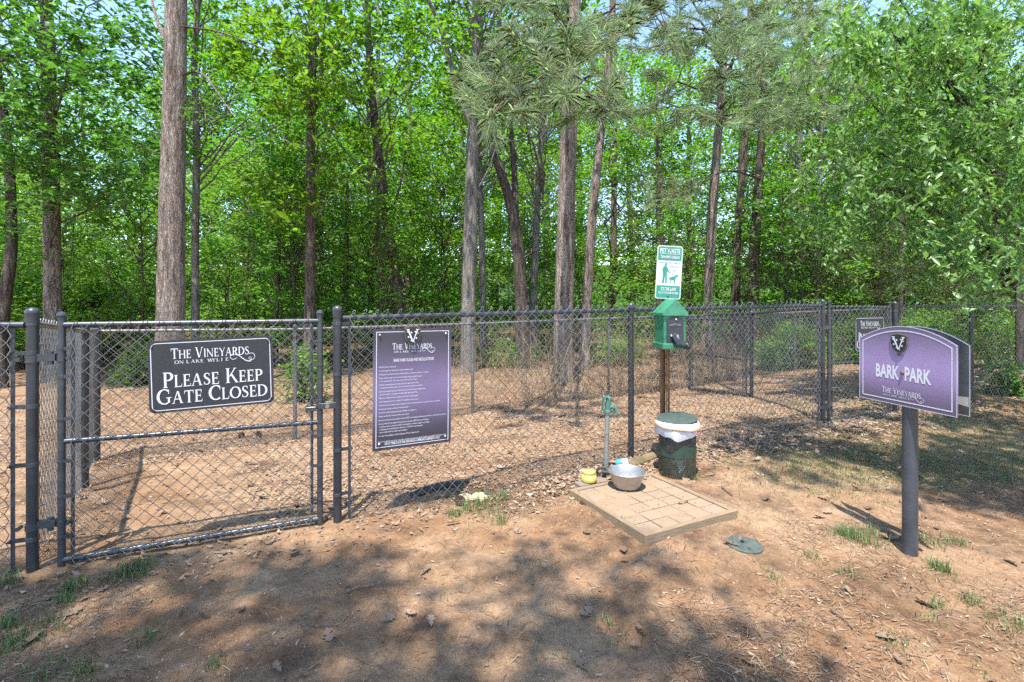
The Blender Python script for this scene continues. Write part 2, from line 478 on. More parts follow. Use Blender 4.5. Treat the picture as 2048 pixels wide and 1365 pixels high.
def serif(pr, s, x0, x1, z0, z1, small=0.78, track=0.03, y=0.0012):
    """roman capitals; lower-case letters in s are set as small capitals; fitted to the box"""
    pen = 0.0; items = []
    for ch in s:
        if ch == ' ': pen += 0.42; continue
        k = 1.0 if ch.isupper() else small
        w, parts = glyph(ch.upper())
        items.append((pen, k, parts)); pen += (w + track) * k
    sx = (x1 - x0) / pen; sz = z1 - z0
    for px, k, parts in items:
        for p in parts:
            if isinstance(p, tuple):
                _, pts, w = p
                av = (sx + sz) / 2
                pr.ribbon([(x0 + (px + a * k) * sx, z0 + b * k * sz) for a, b in pts], [q * k * av for q in w], y)
            else:
                pr.poly([(x0 + (px + a * k) * sx, z0 + b * k * sz) for a, b in p], y)
def vineyard_logo(pr, x0, x1, z0, z1, y=0.0012):
    """two-line wordmark with the flourish under the R"""
    W = x1 - x0; Hh = z1 - z0
    serif(pr, 'The Vineyards', x0, x0 + W * 0.94, z0 + Hh * 0.42, z0 + Hh, small=0.82, y=y)
    pen = x0 + W * 0.04
    for ch, gap in zip('ON LAKE WYLIE', [1] * 13):
        if ch == ' ': pen += W * 0.026; continue
        w, parts = glyph(ch); k = Hh * 0.19
        for p in parts:
            if isinstance(p, tuple): pr.ribbon([(pen + a * k * 1.1, z0 + Hh * 0.13 + b * k) for a, b in p[1]], [q * k for q in p[2]], y)
            else: pr.poly([(pen + a * k * 1.1, z0 + Hh * 0.13 + b * k) for a, b in p], y)
        pen += W * 0.055
    cx, cz = x0 + W * 0.76, z0 + Hh * 0.30
    for d in (0.0, 0.028, 0.056):
        pts = [(cx - W * 0.01, cz + Hh * (0.18 - d))]
        for i in range(13):
            a = R(80 + 260 * i / 12); pts.insert(0, (cx - W * 0.02 + W * 0.04 * math.cos(a), cz + Hh * (0.04 - d * 0.5) + Hh * (0.16 - d) * math.sin(a)))
        pts = pts[::-1]
        tail = [(cx + W * q, cz + Hh * h - d * Hh * 0.5) for q, h in ((0.0, 0.2), (0.05, 0.1), (0.09, -0.06), (0.13, -0.2), (0.17, -0.26), (0.20, -0.24))]
        pr.ribbon(tail, [Hh * 0.028] * 6, y)
        if d < 0.05: pr.ribbon(pts[1:], Hh * 0.024, y)
    pr.ribbon([(cx + W * 0.20 + W * 0.045 * math.cos(R(a)), cz + Hh * 0.0 + Hh * 0.2 * math.sin(R(a))) for a in range(-110, 150, 20)], Hh * 0.03, y)
    pr.ribbon([(cx + W * 0.185 + W * 0.016 * math.cos(R(a)), cz - Hh * 0.1 + Hh * 0.07 * math.sin(R(a))) for a in range(0, 361, 30)], Hh * 0.022, y)
def round_rect(x0, x1, z0, z1, r, n=6):
    out = []
    for cx, cz, a in ((x1 - r, z0 + r, -90), (x1 - r, z1 - r, 0), (x0 + r, z1 - r, 90), (x0 + r, z0 + r, 180)):
        out += [(cx + r * math.cos(R(a + 90 * i / n)), cz + r * math.sin(R(a + 90 * i / n))) for i in range(n + 1)]
    return out
SHIELD = [(0, -0.5), (0.2, -0.40), (0.36, -0.24), (0.44, -0.02), (0.45, 0.22), (0.46, 0.38), (0.3, 0.45), (0.0, 0.50), (-0.3, 0.45), (-0.46, 0.38), (-0.45, 0.22), (-0.44, -0.02), (-0.36, -0.24), (-0.2, -0.40)]
def shield(parent, cx, cz, w, h, proud, white='print_white'):
    """raised crest with a letter V wound with vine leaves"""
    def sh(k): return [(cx + x * w * k, cz + z * h * k) for x, z in SHIELD]
    mb = MB().prism(sh(1.0), -proud - 0.004, -proud)
    s = obj('crest', mb, 'crest_rim', parent)
    mb = MB().prism(sh(0.91), -proud - 0.0062, -proud - 0.0042)
    obj('crest_field', mb, 'crest_black', s)
    pr = Print(); y = proud + 0.0075
    def P(a, b): return (cx + a * w, cz + b * h)
    pr.ribbon([P(-0.27, 0.30), P(-0.14, 0.02), P(0.0, -0.30)], [w * 0.10, w * 0.09, w * 0.075], y)
    pr.ribbon([P(0.27, 0.30), P(0.15, 0.02), P(0.02, -0.30)], [w * 0.075, w * 0.06, w * 0.05], y)
    for a, b in ((-0.27, 0.31), (0.27, 0.31)): pr.ribbon([P(a - 0.09, b), P(a + 0.09, b)], w * 0.045, y)
    for a, b, r in ((-0.08, 0.16, 0.05), (-0.24, -0.06, 0.05), (0.2, -0.12, 0.05), (0.14, 0.2, 0.045), (-0.3, 0.2, 0.035), (0.28, 0.12, 0.035), (-0.1, -0.24, 0.03), (0.08, -0.32, 0.03)):
        pr.poly([P(a + r * math.cos(R(q)), b + r * 0.9 * math.sin(R(q))) for q in range(0, 360, 45)], y)
    obj('crest_letter', pr.mb, white, s)
    return s
# ------------------------------------------------------------------ materials used by the place
soil_mat()
plain('fence_black', (0.0367, 0.0418, 0.0491), 0.36, 0.0, 0.35, 25, 0.05, 0.6)
plain('post_black', (0.0225, 0.0262, 0.0322), 0.34, 0.0, 0.5, 9, 0.06, 0.6)
plain('post_grey', (0.045, 0.051, 0.06), 0.4, 0.0, 0.4, 9, 0.06, 0.6)
plain('rail_grey', (0.1470, 0.1400, 0.1400), 0.45, 0.2, 0.3, 14)
plain('wire_grey', (0.1796, 0.1796, 0.1763), 0.42, 0.3, 0.5, 3)
plain('bolt_steel', (0.3360, 0.3360, 0.3200), 0.35, 0.8, 0.2, 40)
plain('print_white', (0.5772, 0.5694, 0.5928), 0.5, 0, 0.06, 60)
plain('sign_black', (0.0225, 0.0232, 0.0255), 0.6, 0, 0.35, 70)
plain('crest_black', (0.0196, 0.0182, 0.0210), 0.4, 0, 0.2, 60)
plain('crest_rim', (0.1500, 0.1162, 0.0750), 0.5, 0, 0.3, 60)
plain('panel_grey', (0.0800, 0.0880, 0.0920), 0.4, 0.1, 0.45, 6)
plain('sign_green', (0.0255, 0.2295, 0.1530), 0.4, 0, 0.15, 30)
plain('box_green', (0.0298, 0.1700, 0.0892), 0.38, 0, 0.25, 14)
plain('roof_green', (0.0425, 0.2125, 0.1190), 0.35, 0, 0.25, 14)
plain('plate_black', (0.03, 0.034, 0.045), 0.35, 0, 0.3, 30)
plain('bag_black', (0.025, 0.027, 0.03), 0.18, 0, 0.3, 30)
plain('bag_white', (0.5412, 0.5412, 0.5740), 0.35, 0, 0.15, 12)
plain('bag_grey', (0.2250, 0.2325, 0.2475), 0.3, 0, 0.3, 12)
plain('tie_red', (0.55, 0.10, 0.10), 0.5, 0, 0.2, 30)
plain('can_green', (0.050, 0.056, 0.040), 0.38, 0.25, 0.4, 20)
plain('band_green', (0.026, 0.050, 0.036), 0.35, 0, 0.25, 16)
plain('lid_green', (0.040, 0.058, 0.048), 0.8, 0, 0.3, 14)
plain('rope_tan', (0.3150, 0.1950, 0.1125), 0.85, 0, 0.4, 90)
plain('rust_brown', (0.15, 0.075, 0.03), 0.6, 0.2, 0.5, 12, 0.1)
plain('hydrant_green', (0.062, 0.145, 0.118), 0.4, 0, 0.3, 30)
plain('galvanised', (0.2700, 0.3000, 0.2775), 0.42, 0.5, 0.2, 25)
plain('steel', (0.42, 0.395, 0.365), 0.42, 0.8, 0.12, 30)
plain('dark_rubber', (0.03, 0.028, 0.025), 0.5, 0, 0.3, 30)
plain('yellow_plastic', (0.52, 0.42, 0.11), 0.4, 0, 0.15, 20)
plain('orange_lid', (0.6120, 0.3825, 0.1105), 0.5, 0, 0.15, 20)
plain('can_blue', (0.06, 0.32, 0.58), 0.35, 0.2, 0.2, 30)
plain('stone_pale', (0.4650, 0.3750, 0.2250), 0.85, 0, 0.3, 30, 0.5)
plain('cone_brown', (0.1040, 0.0680, 0.0440), 0.85, 0, 0.5, 40)
plain('meter_green', (0.062, 0.078, 0.068), 0.7, 0, 0.35, 25, 0.2)
plain('twig_brown', (0.1600, 0.1040, 0.0680), 0.9, 0, 0.4, 30)
plain('sticker', (0.4650, 0.4500, 0.4200), 0.6, 0, 0.1, 30)

def timber(name, col, sc=9):
    m, nt, b, o = new_mat(name)
    c = coords(nt, 'Object', (1.2, 14, 14))
    n = tex(nt, 'ShaderNodeTexNoise', sc, Detail=7.0, Roughness=0.7); nt.links.new(c, n.inputs[0])
    n2 = tex(nt, 'ShaderNodeTexNoise', 7, Detail=5.0); nt.links.new(coords(nt), n2.inputs[0])
    r = ramp(nt, [(0.3, tuple(v * 0.6 for v in col)), (0.7, tuple(v * 1.15 for v in col))]); nt.links.new(n.outputs[0], r.inputs[0])
    dirt = ramp(nt, [(0.45, (0, 0, 0)), (0.7, (0.7, 0.7, 0.7))]); nt.links.new(n2.outputs[0], dirt.inputs[0])
    nt.links.new(mix(nt, dirt.outputs[0], r.outputs[0], (0.27, 0.18, 0.105)), b.inputs['Base Color'])
    b.inputs['Roughness'].default_value = 0.9; b.inputs['Specular IOR Level'].default_value = 0.2
    bump(nt, b, n.outputs[0], 0.5, 0.004)
timber('timber_tan', (0.25, 0.185, 0.12)); timber('timber_grey', (0.22, 0.185, 0.15))
def paver_mat():
    m, nt, b, o = new_mat('paver')
    oi = nt.nodes.new('ShaderNodeObjectInfo')
    c = coords(nt)
    n = tex(nt, 'ShaderNodeTexNoise', 9, Detail=6.0, Roughness=0.7); nt.links.new(c, n.inputs[0])
    g = tex(nt, 'ShaderNodeTexNoise', 160, Detail=3.0); nt.links.new(c, g.inputs[0])
    r0 = ramp(nt, [(0.0, (0.225, 0.168, 0.12)), (0.5, (0.285, 0.205, 0.14)), (1.0, (0.26, 0.20, 0.16))]); nt.links.new(oi.outputs['Random'], r0.inputs[0])
    d = ramp(nt, [(0.35, (0, 0, 0)), (0.65, (1, 1, 1))]); nt.links.new(n.outputs[0], d.inputs[0])
    base = mix(nt, d.outputs[0], r0.outputs[0], (0.29, 0.207, 0.135))
    f = ramp(nt, [(0.3, (0.75, 0.75, 0.75)), (0.7, (1.12, 1.12, 1.12))]); nt.links.new(g.outputs[0], f.inputs[0])
    nt.links.new(mix(nt, 0.8, base, f.outputs[0], 'MULTIPLY'), b.inputs['Base Color'])
    b.inputs['Roughness'].default_value = 0.95; b.inputs['Specular IOR Level'].default_value = 0.1
    bump(nt, b, g.outputs[0], 0.4, 0.004)
paver_mat()
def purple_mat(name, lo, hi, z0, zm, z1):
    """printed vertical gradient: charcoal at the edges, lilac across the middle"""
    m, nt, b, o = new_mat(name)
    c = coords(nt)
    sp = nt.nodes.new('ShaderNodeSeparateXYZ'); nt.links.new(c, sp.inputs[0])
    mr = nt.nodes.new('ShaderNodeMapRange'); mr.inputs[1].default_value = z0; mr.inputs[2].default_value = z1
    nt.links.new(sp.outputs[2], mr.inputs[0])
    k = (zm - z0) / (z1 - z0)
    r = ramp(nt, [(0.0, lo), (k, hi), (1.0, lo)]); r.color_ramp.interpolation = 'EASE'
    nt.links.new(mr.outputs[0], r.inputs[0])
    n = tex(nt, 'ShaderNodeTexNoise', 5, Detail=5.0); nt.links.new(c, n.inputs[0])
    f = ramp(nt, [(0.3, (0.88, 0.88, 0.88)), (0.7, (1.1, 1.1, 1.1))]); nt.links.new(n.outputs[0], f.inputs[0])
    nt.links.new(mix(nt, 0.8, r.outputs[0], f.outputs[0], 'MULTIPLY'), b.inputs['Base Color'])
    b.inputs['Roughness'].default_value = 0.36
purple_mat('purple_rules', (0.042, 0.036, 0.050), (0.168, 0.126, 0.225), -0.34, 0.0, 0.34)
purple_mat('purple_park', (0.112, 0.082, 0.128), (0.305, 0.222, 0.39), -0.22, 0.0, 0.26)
chips_mat('litter', [(0.10, 0.066, 0.045), (0.31, 0.222, 0.155), (0.19, 0.127, 0.085), (0.37, 0.28, 0.20), (0.24, 0.163, 0.11), (0.14, 0.092, 0.062), (0.31, 0.225, 0.158), (0.22, 0.148, 0.10)])
chips_mat('dead_leaf', [(0.12, 0.08, 0.055), (0.22, 0.155, 0.105), (0.16, 0.11, 0.075), (0.29, 0.215, 0.155)])
chips_mat('needle_litter', [(0.075, 0.042, 0.026), (0.25, 0.155, 0.09), (0.12, 0.07, 0.042), (0.36, 0.26, 0.17)])
chips_mat('pebble', [(0.38, 0.28, 0.19), (0.26, 0.17, 0.11), (0.46, 0.37, 0.28)])
chips_mat('dry_stalk', [(0.34, 0.235, 0.14), (0.22, 0.145, 0.088), (0.43, 0.325, 0.21)])
leaf_mat('grass', (0.050, 0.092, 0.025), (0.090, 0.155, 0.046), (0.20, 0.215, 0.10), 0.3)

# ------------------------------------------------------------------ ground
def axis_pts(lo, a, b, hi, fine, grow=1.16):
    mid = np.arange(a, b + fine / 2, fine)
    up = [b]; st = fine
    while up[-1] < hi: st = min(st * grow, 12); up.append(up[-1] + st)
    dn = [a]; st = fine
    while dn[-1] > lo: st = min(st * grow, 12); dn.append(dn[-1] - st)
    return np.concatenate([np.array(dn[1:])[::-1], mid, np.array(up[1:])])
gx = axis_pts(-160, -3.4, 4.6, 160, 0.028); gy = axis_pts(-40, 1.2, 7.4, 260, 0.028)
GX, GY = np.meshgrid(gx, gy)
GZ = ground_z(GX, GY)
nx, ny = len(gx), len(gy)
ii = (np.arange(ny - 1)[:, None] * nx + np.arange(nx - 1)[None, :]).ravel()
me = raw_mesh('ground', np.stack([GX, GY, GZ], -1).reshape(-1, 3), np.stack([ii, ii + 1, ii + 1 + nx, ii + nx], 1), 'soil', smooth=True)
o = link('ground', me); o['kind'] = 'structure'; o['label'] = 'bare orange and brown dirt ground'

# ------------------------------------------------------------------ scatter on the ground
def flat_bits(name, xy, length, width, mat, label, curl=0.15, lift=0.004, tilt=0.35, shape='leaf'):
    n = len(xy); rng = RNG
    a = rng.uniform(0, 2 * np.pi, n)
    L = length * rng.uniform(0.55, 1.35, n); W = width * rng.uniform(0.6, 1.3, n)
    z = ground_z(xy[:, 0], xy[:, 1]) + lift * rng.uniform(0.3, 2.2, n)
    d = np.stack([np.cos(a), np.sin(a), rng.normal(0, tilt * 0.5, n)], 1); d /= np.linalg.norm(d, axis=1)[:, None]
    s = np.stack([-np.sin(a), np.cos(a), rng.normal(0, tilt, n)], 1); s /= np.linalg.norm(s, axis=1)[:, None]
    c = np.stack([xy[:, 0], xy[:, 1], z], 1)
    up = np.array([0, 0, 1.0])
    cu = (L * curl * rng.uniform(-0.3, 1.0, n))[:, None] * up
    if shape == 'leaf':
        P = [c - d * L[:, None] / 2 + cu, c + s * W[:, None] / 2 - d * L[:, None] * 0.1, c + d * L[:, None] / 2 + cu, c - s * W[:, None] / 2 - d * L[:, None] * 0.05]
        V = np.stack(P, 1).reshape(-1, 3)
        k = np.arange(n)[:, None] * 4
        F = np.concatenate([k + np.array([0, 1, 2]), k + np.array([0, 2, 3])])
    elif shape == 'oak':                      # lobed dead leaf, 10-gon fan
        prof = np.array([(-0.5, 0.02), (-0.3, 0.18), (-0.16, 0.32), (-0.08, 0.15), (0.08, 0.46), (0.18, 0.2), (0.34, 0.34), (0.5, 0.0)])
        ring = np.concatenate([prof, prof[::-1][1:-1] * np.array([1, -1])])
        m = len(ring)
        V = np.stack([c + d * (L * q[0])[:, None] + s * (W * q[1])[:, None] + cu * abs(q[0]) * 2 + up * (np.abs(q[1]) * W * 0.35)[:, None] for q in ring], 1)
        V = np.concatenate([c[:, None, :], V], 1).reshape(-1, 3)
        k = np.arange(n)[:, None] * (m + 1)
        F = np.concatenate([k + np.array([0, 1 + i, 1 + (i + 1) % m]) for i in range(m)])
    else:                                     # needle: thin triangular blade, bent once
        bend = s * (L * rng.uniform(-0.18, 0.18, n))[:, None]
        P = [c - d * L[:, None] / 2 + s * W[:, None] / 2, c - d * L[:, None] / 2 - s * W[:, None] / 2, c + bend - s * W[:, None] / 2 + up * 0.002, c + bend + s * W[:, None] / 2 + up * 0.002, c + d * L[:, None] / 2]
        V = np.stack(P, 1).reshape(-1, 3)
        k = np.arange(n)[:, None] * 5
        F = np.concatenate([k + np.array([0, 1, 2]), k + np.array([0, 2, 3]), k + np.array([3, 2, 4])])
    o = link(name, raw_mesh(name, V, F, mat)); o['kind'] = 'stuff'; o['label'] = label
    return o

def sample(n, x0, x1, y0, y1, dens):
    """points with probability dens(x, y, s, t)"""
    out = []; tot = 0
    while tot < n:
        p = np.stack([RNG.uniform(x0, x1, 20000), RNG.uniform(y0, y1, 20000)], 1)
        t = (p - FO) @ FT; s = (p - FO) @ FN
        keep = p[RNG.uniform(0, 1, 20000) < dens(p[:, 0], p[:, 1], s, t)]
        out.append(keep); tot += len(keep)
    return np.concatenate(out)[:n]
def inside(x, y, s, t):
    k = np.clip(s / 0.25, 0, 1) * np.exp(-np.clip(s, 0, 99) / 5.5)
    bare = sm((-(t) + 0.2) / 1.0) * (s < 2.4)            # dusty patch behind the first gate
    return k * (0.45 + 1.1 * (vnoise(x * 1.3, y * 1.3, 9) + 0.5)) * (1 - 0.86 * bare)
flat_bits('leaf_litter', sample(120000, -8, 13, 2.5, 17, inside), 0.034, 0.016, 'litter', 'crisp tan leaf litter covering the ground inside the dog park', 0.2, 0.006, 0.5)
flat_bits('leaf_litter_drift', sample(9000, -3, 6, 2.2, 6.5, lambda x, y, s, t: np.exp(-((s + 0.12) / 0.2) ** 2) * (0.10 + 0.9 * sm((t - 0.8) / 1.2)) + 0.25 * np.exp(-((s + 0.5) / 0.5) ** 2) * sm((t - 2.6) / 0.8) * np.clip(vnoise(x * 3, y * 3, 8) + 0.3, 0, 1)), 0.042, 0.018, 'litter', 'leaf litter drifted along the foot of the front fence', 0.25, 0.008, 0.5)
front = lambda x, y, s, t: (s < 0.1) * np.clip(0.22 + 1.5 * vnoise(x * 1.1, y * 1.1, 21) + 0.5 * vnoise(x * 4, y * 4, 22), 0.03, 1)
flat_bits('pine_needle_litter', sample(52000, -4.5, 6, 1.2, 6, front), 0.07, 0.0026, 'needle_litter', 'fallen pine needles strewn over the dirt path', shape='needle', lift=0.003)
flat_bits('small_leaf_litter', sample(7000, -4.5, 6, 1.2, 6, front), 0.028, 0.010, 'litter', 'broken leaf bits scattered over the dirt path', 0.2, 0.004, 0.4)
flat_bits('dead_leaf_litter', np.concatenate([sample(150, -3.6, 5, 1.3, 4.5, lambda x, y, s, t: (s < -0.1) * (0.35 + 0.65 * (x < -1.4))), sample(260, -4, 6, 2.5, 7.5, lambda x, y, s, t: (s > 0.1) * 1.0)]), 0.078, 0.055, 'dead_leaf', 'curled dead oak leaves lying on the dirt', 0.25, 0.006, 0.3, 'oak')
pb = sample(5200, -4, 6, 1.2, 5.5, lambda x, y, s, t: (s < 0) * np.clip(0.2 + 1.2 * vnoise(x * 1.7, y * 1.7, 31), 0.02, 1))
def pebbles():
    n = len(pb); r = RNG.uniform(0.002, 0.0055, n)
    z = ground_z(pb[:, 0], pb[:, 1])
    c = np.stack([pb[:, 0], pb[:, 1], z + r * 0.2], 1)
    dirs = np.array([(1, 0, 0), (0, 1, 0), (-1, 0, 0), (0, -1, 0), (0, 0, 0.8)], float)
    V = (c[:, None, :] + dirs[None] * r[:, None, None] * RNG.uniform(0.7, 1.3, (n, 5, 1))).reshape(-1, 3)
    k = np.arange(n)[:, None] * 5
    F = np.concatenate([k + np.array(q) for q in ([0, 1, 4], [1, 2, 4], [2, 3, 4], [3, 0, 4])])
    o = link('gravel', raw_mesh('gravel', V, F, 'pebble')); o['kind'] = 'stuff'; o['label'] = 'tiny pale pebbles in the dirt'
pebbles()

def grass_patch(spots):
    Vs = []; Fs = []; k = 0
    for (u, v, rad, n, h) in spots:
        p = on_ground(u, v)
        q = RNG.normal(0, rad, (n, 2)) + np.array([p.x, p.y])
        z = ground_z(q[:, 0], q[:, 1]) - 0.004
        a = RNG.uniform(0, 2 * np.pi, n); lean = RNG.uniform(0.15, 1.1, n); H = h * RNG.uniform(0.4, 1.25, n); w = RNG.uniform(0.0009, 0.0019, n)
        b = np.stack([q[:, 0], q[:, 1], z], 1)
        d = np.stack([np.cos(a), np.sin(a), np.zeros(n)], 1); sd = np.stack([-np.sin(a), np.cos(a), np.zeros(n)], 1)
        m = b + d * (H * lean * 0.35)[:, None] + np.array([0, 0, 1.0]) * (H * 0.65)[:, None]
        t = b + d * (H * lean)[:, None] + np.array([0, 0, 1.0]) * (H * (1.05 - 0.45 * lean))[:, None]
        V = np.stack([b - sd * w[:, None], b + sd * w[:, None], m + sd * w[:, None] * 0.8, m - sd * w[:, None] * 0.8, t], 1).reshape(-1, 3)
        i = np.arange(n)[:, None] * 5 + k
        Fs.append(np.concatenate([i + np.array([0, 1, 2]), i + np.array([0, 2, 3]), i + np.array([3, 2, 4])])); Vs.append(V); k += n * 5
    return np.concatenate(Vs), np.concatenate(Fs)
spots = [(965, 1005, .05, 170, .07), (950, 1018, .05, 120, .07), (1003, 1000, .03, 90, .07), (912, 1032, .03, 90, .06), (1000, 1048, .03, 60, .07), (985, 1030, .06, 80, .05),
         (255, 1150, .06, 190, .07), (275, 1140, .04, 90, .08), (145, 1180, .025, 110, .08), (125, 1205, .03, 90, .06), (20, 1300, .05, 160, .06), (90, 1255, .04, 80, .05), (10, 1255, .03, 90, .07), (100, 1350, .06, 120, .05), (290, 1285, .03, 60, .05), (10, 1170, .03, 90, .07), (165, 1345, .03, 70, .05),
         (1715, 1078, .05, 230, .075), (1690, 1070, .04, 120, .06), (1750, 1068, .04, 100, .05), (1880, 1140, .025, 120, .07), (1855, 1085, .05, 120, .05), (1910, 1085, .03, 70, .05), (1545, 1152, .03, 50, .05), (1620, 1115, .03, 40, .05), (1700, 1150, .03, 40, .05), (1940, 1205, .02, 60, .05), (1870, 1215, .02, 40, .05), (2035, 1255, .05, 130, .05), (1800, 1290, .04, 60, .04), (1860, 1240, .03, 40, .04), (1215, 1250, .04, 50, .04), (430, 1335, .02, 40, .05), (1390, 960, .02, 40, .05), (1405, 905, .02, 30, .06), (1243, 1052, .012, 24, .08), (1010, 985, .02, 20, .06), (1153, 1000, .012, 18, .07)]
for _ in range(420):                            # thin weedy grass towards the right-hand gate
    spots.append((1450 + 680 * RNG.uniform(0, 1) ** 0.7, RNG.uniform(800, 970), .16, int(RNG.uniform(50, 130)), .03))
for _ in range(26):
    spots.append((RNG.uniform(0, 2048), RNG.uniform(1060, 1360), .05, int(RNG.uniform(8, 26)), .03))
V, F = grass_patch(spots)
o = link('grass', raw_mesh('grass', V, F, 'grass')); o['kind'] = 'stuff'; o['label'] = 'sparse green grass tufts in the dirt'

# ------------------------------------------------------------------ chain-link fences
WD = 0.072
def chain_link(P0, P1, z0b, z1b, z0t, z1t, name, parent, off=0.0, r=0.0021, seed=0, knuckle=True, sag=0.013):
    """woven wire between two points; off shifts it to the camera side of the rail"""
    rng = np.random.default_rng(seed)
    P0 = np.array(P0[:2], float); P1 = np.array(P1[:2], float)
    Ln = np.linalg.norm(P1 - P0); T = (P1 - P0) / Ln; N = np.array([T[1], -T[0]])
    if N[1] > 0: N = -N
    W = int(round(Ln / (WD / 2))); wd = Ln / W
    hgt = ((z0t - z0b) + (z1t - z1b)) / 2
    K = int(round(hgt / (WD / 2))) + 1
    if K % 2 == 0: K += 1
    i = np.arange(W + 1)[:, None]; k = np.arange(K)[None, :]
    side = np.where(((k + i) % 2) == 0, 0.5, -0.5)
    tpos = np.clip((i + side) * wd, 0, Ln)
    fr = k / (K - 1)
    lo = z0b + (z1b - z0b) * tpos / Ln; hi = z0t + (z1t - z0t) * tpos / Ln
    z = lo + (hi - lo) * fr
    z = z + sag * vnoise(tpos * 2.3 + seed, z * 2.0, seed) * 1.2
    tpos2 = tpos + 0.012 * vnoise(tpos * 3 + seed, z * 3, seed + 5)
    n = off + np.where(((k + i) % 2) == 0, r * 1.0, -r * 1.0) + 0.02 * vnoise(tpos * 1.1, z * 1.5, seed + 7) * np.sin(np.pi * fr)
    C = np.stack([P0[0] + T[0] * tpos2 + N[0] * n, P0[1] + T[1] * tpos2 + N[1] * n, z], -1)      # W+1,K,3
    T3 = np.array([T[0], T[1], 0]); N3 = np.array([N[0], N[1], 0])
    ring = [(T3 * r * 1.2, ), (N3 * r, ), (-T3 * r * 1.2, ), (-N3 * r, )]
    V = np.stack([C + q[0] for q in ring], 2)                                                # W+1,K,4,3
    base = (np.arange(W + 1)[:, None] * K + np.arange(K - 1)[None, :]) * 4
    F = []
    for q in range(4):
        q2 = (q + 1) % 4
        F.append(np.stack([base + q, base + q2, base + 4 + q2, base + 4 + q], -1).reshape(-1, 4))
    V = V.reshape(-1, 3); F = np.concatenate(F)
    if knuckle:                                # bent-over wire ends along the top edge
        par = 0 if (K - 1) % 2 == 0 else 1
        tt = (np.arange(par, W, 2) + 0.5) * wd
        m = len(tt)
        hz = z0t + (z1t - z0t) * tt / Ln
        J = rng.uniform(-0.008, 0.008, (m, 2))
        a = np.stack([P0[0] + T[0] * tt + N[0] * off, P0[1] + T[1] * tt + N[1] * off, hz - 0.006], -1)
        seq = []
        for ang in range(0, 300, 50):
            ca, sa = math.cos(R(ang - 70)), math.sin(R(ang - 70))
            seq.append(a + T3 * (0.0075 * ca + J[:, :1]) + np.array([0, 0, 1]) * (0.011 + 0.0095 * sa + J[:, 1:] * 0.5) + N3 * 0.002 * ca)
        seq = np.stack(seq, 1); k2 = seq.shape[1]
        V2 = np.stack([seq + q for q in (T3 * r * 1.3 + np.array([0, 0, r]), N3 * r * 1.3, -T3 * r * 1.3 - np.array([0, 0, r]), -N3 * r * 1.3)], 2)
        b2 = (np.arange(m)[:, None] * k2 + np.arange(k2 - 1)[None, :]) * 4 + len(V)
        F2 = [np.stack([b2 + q, b2 + (q + 1) % 4, b2 + 4 + (q + 1) % 4, b2 + 4 + q], -1).reshape(-1, 4) for q in range(4)]
        V = np.concatenate([V, V2.reshape(-1, 3)]); F = np.concatenate([F] + F2)
    loc = np.array(parent.location)
    return link(name, raw_mesh(name, V - loc, F, 'wire_grey'), parent)

def fence_post(root, P, zb, zt, r, cap='dome', mat='post_black', bands=(), bar=None, name='post'):
    x, y = P[0], P[1]
    mb = MB().tube([(x, y, zb - 0.12), (x, y, zb + 0.3), (x, y, zt)], r, 18)
    p = obj(name, mb, mat, root, True, False)
    loc = Vector(root.location)
    if cap == 'dome':
        pr = [(r * 1.13, zt - 0.045), (r * 1.16, zt - 0.04), (r * 1.16, zt - 0.006), (r * 1.22, zt), (r * 1.2, zt + 0.008), (r * 1.0, zt + 0.018), (r * 0.5, zt + 0.026), (0.0005, zt + 0.028)]
    else:                                      # loop cap that carries the top rail
        pr = [(r * 1.12, zt - 0.06), (r * 1.15, zt - 0.055), (r * 1.15, zt - 0.02), (r * 1.25, zt - 0.012), (r * 1.2, zt + 0.012), (r * 0.8, zt + 0.024), (0.0005, zt + 0.028)]
    obj('cap', MB().lathe(pr, (x - loc.x, y - loc.y, -loc.z), 18), 'fence_black', p, True)
    for z in bands:
        mb = MB().lathe([(r * 1.02, z - 0.011), (r * 1.09, z - 0.010), (r * 1.09, z + 0.010), (r * 1.02, z + 0.011)], (x - loc.x, y - loc.y, -loc.z), 18)
        if bar is not None:
            bx, by = bar
            d = Vector((bx - x, by - y, 0)); l = d.length; d.normalize()
            mid = Vector((x, y, z)) + d * (r + (l - r) / 2)
            mb.box(mid - loc, (l - r + 0.022, 0.008, 0.02), Matrix.Rotation(math.atan2(d.y, d.x), 3, 'Z'))
            e = Vector((bx, by, z)) + d * 0.012
            mb.tube([e - loc + Vector((d.y, -d.x, 0)) * 0.012, e - loc - Vector((d.y, -d.x, 0)) * 0.012], 0.007, 8)
        obj('brace_band', mb, 'fence_black', p, True)
    return p
def rail(root, A, B, r, name='top_rail', mat='fence_black', n=14):
    A = Vector(A); B = Vector(B)
    return obj(name, MB().tube([A, A.lerp(B, 0.33), A.lerp(B, 0.66), B], r, n), mat, root, True, False)
def bar(root, P, zb, zt, name='tension_bar'):
    return obj(name, MB().box((P[0], P[1], (zb + zt) / 2), (0.016, 0.006, zt - zb), Matrix.Rotation(math.atan2(FT[1], FT[0]), 3, 'Z')), 'fence_black', root, False, False)

def V2(x, y): return np.array([x, y], float)
P65, P675, P1262, P1645, P1790, P1943 = V2(-2.388, 2.49), V2(-1.0585, 3.033), V2(0.971, 4.08), V2(3.273, 5.27), V2(4.397, 5.74), V2(5.835, 6.35)
GD = (P675 - P65) / np.linalg.norm(P675 - P65)
G2 = (P1790 - P1645) / np.linalg.norm(P1790 - P1645)
camside = lambda T: np.array([T[1], -T[0]])

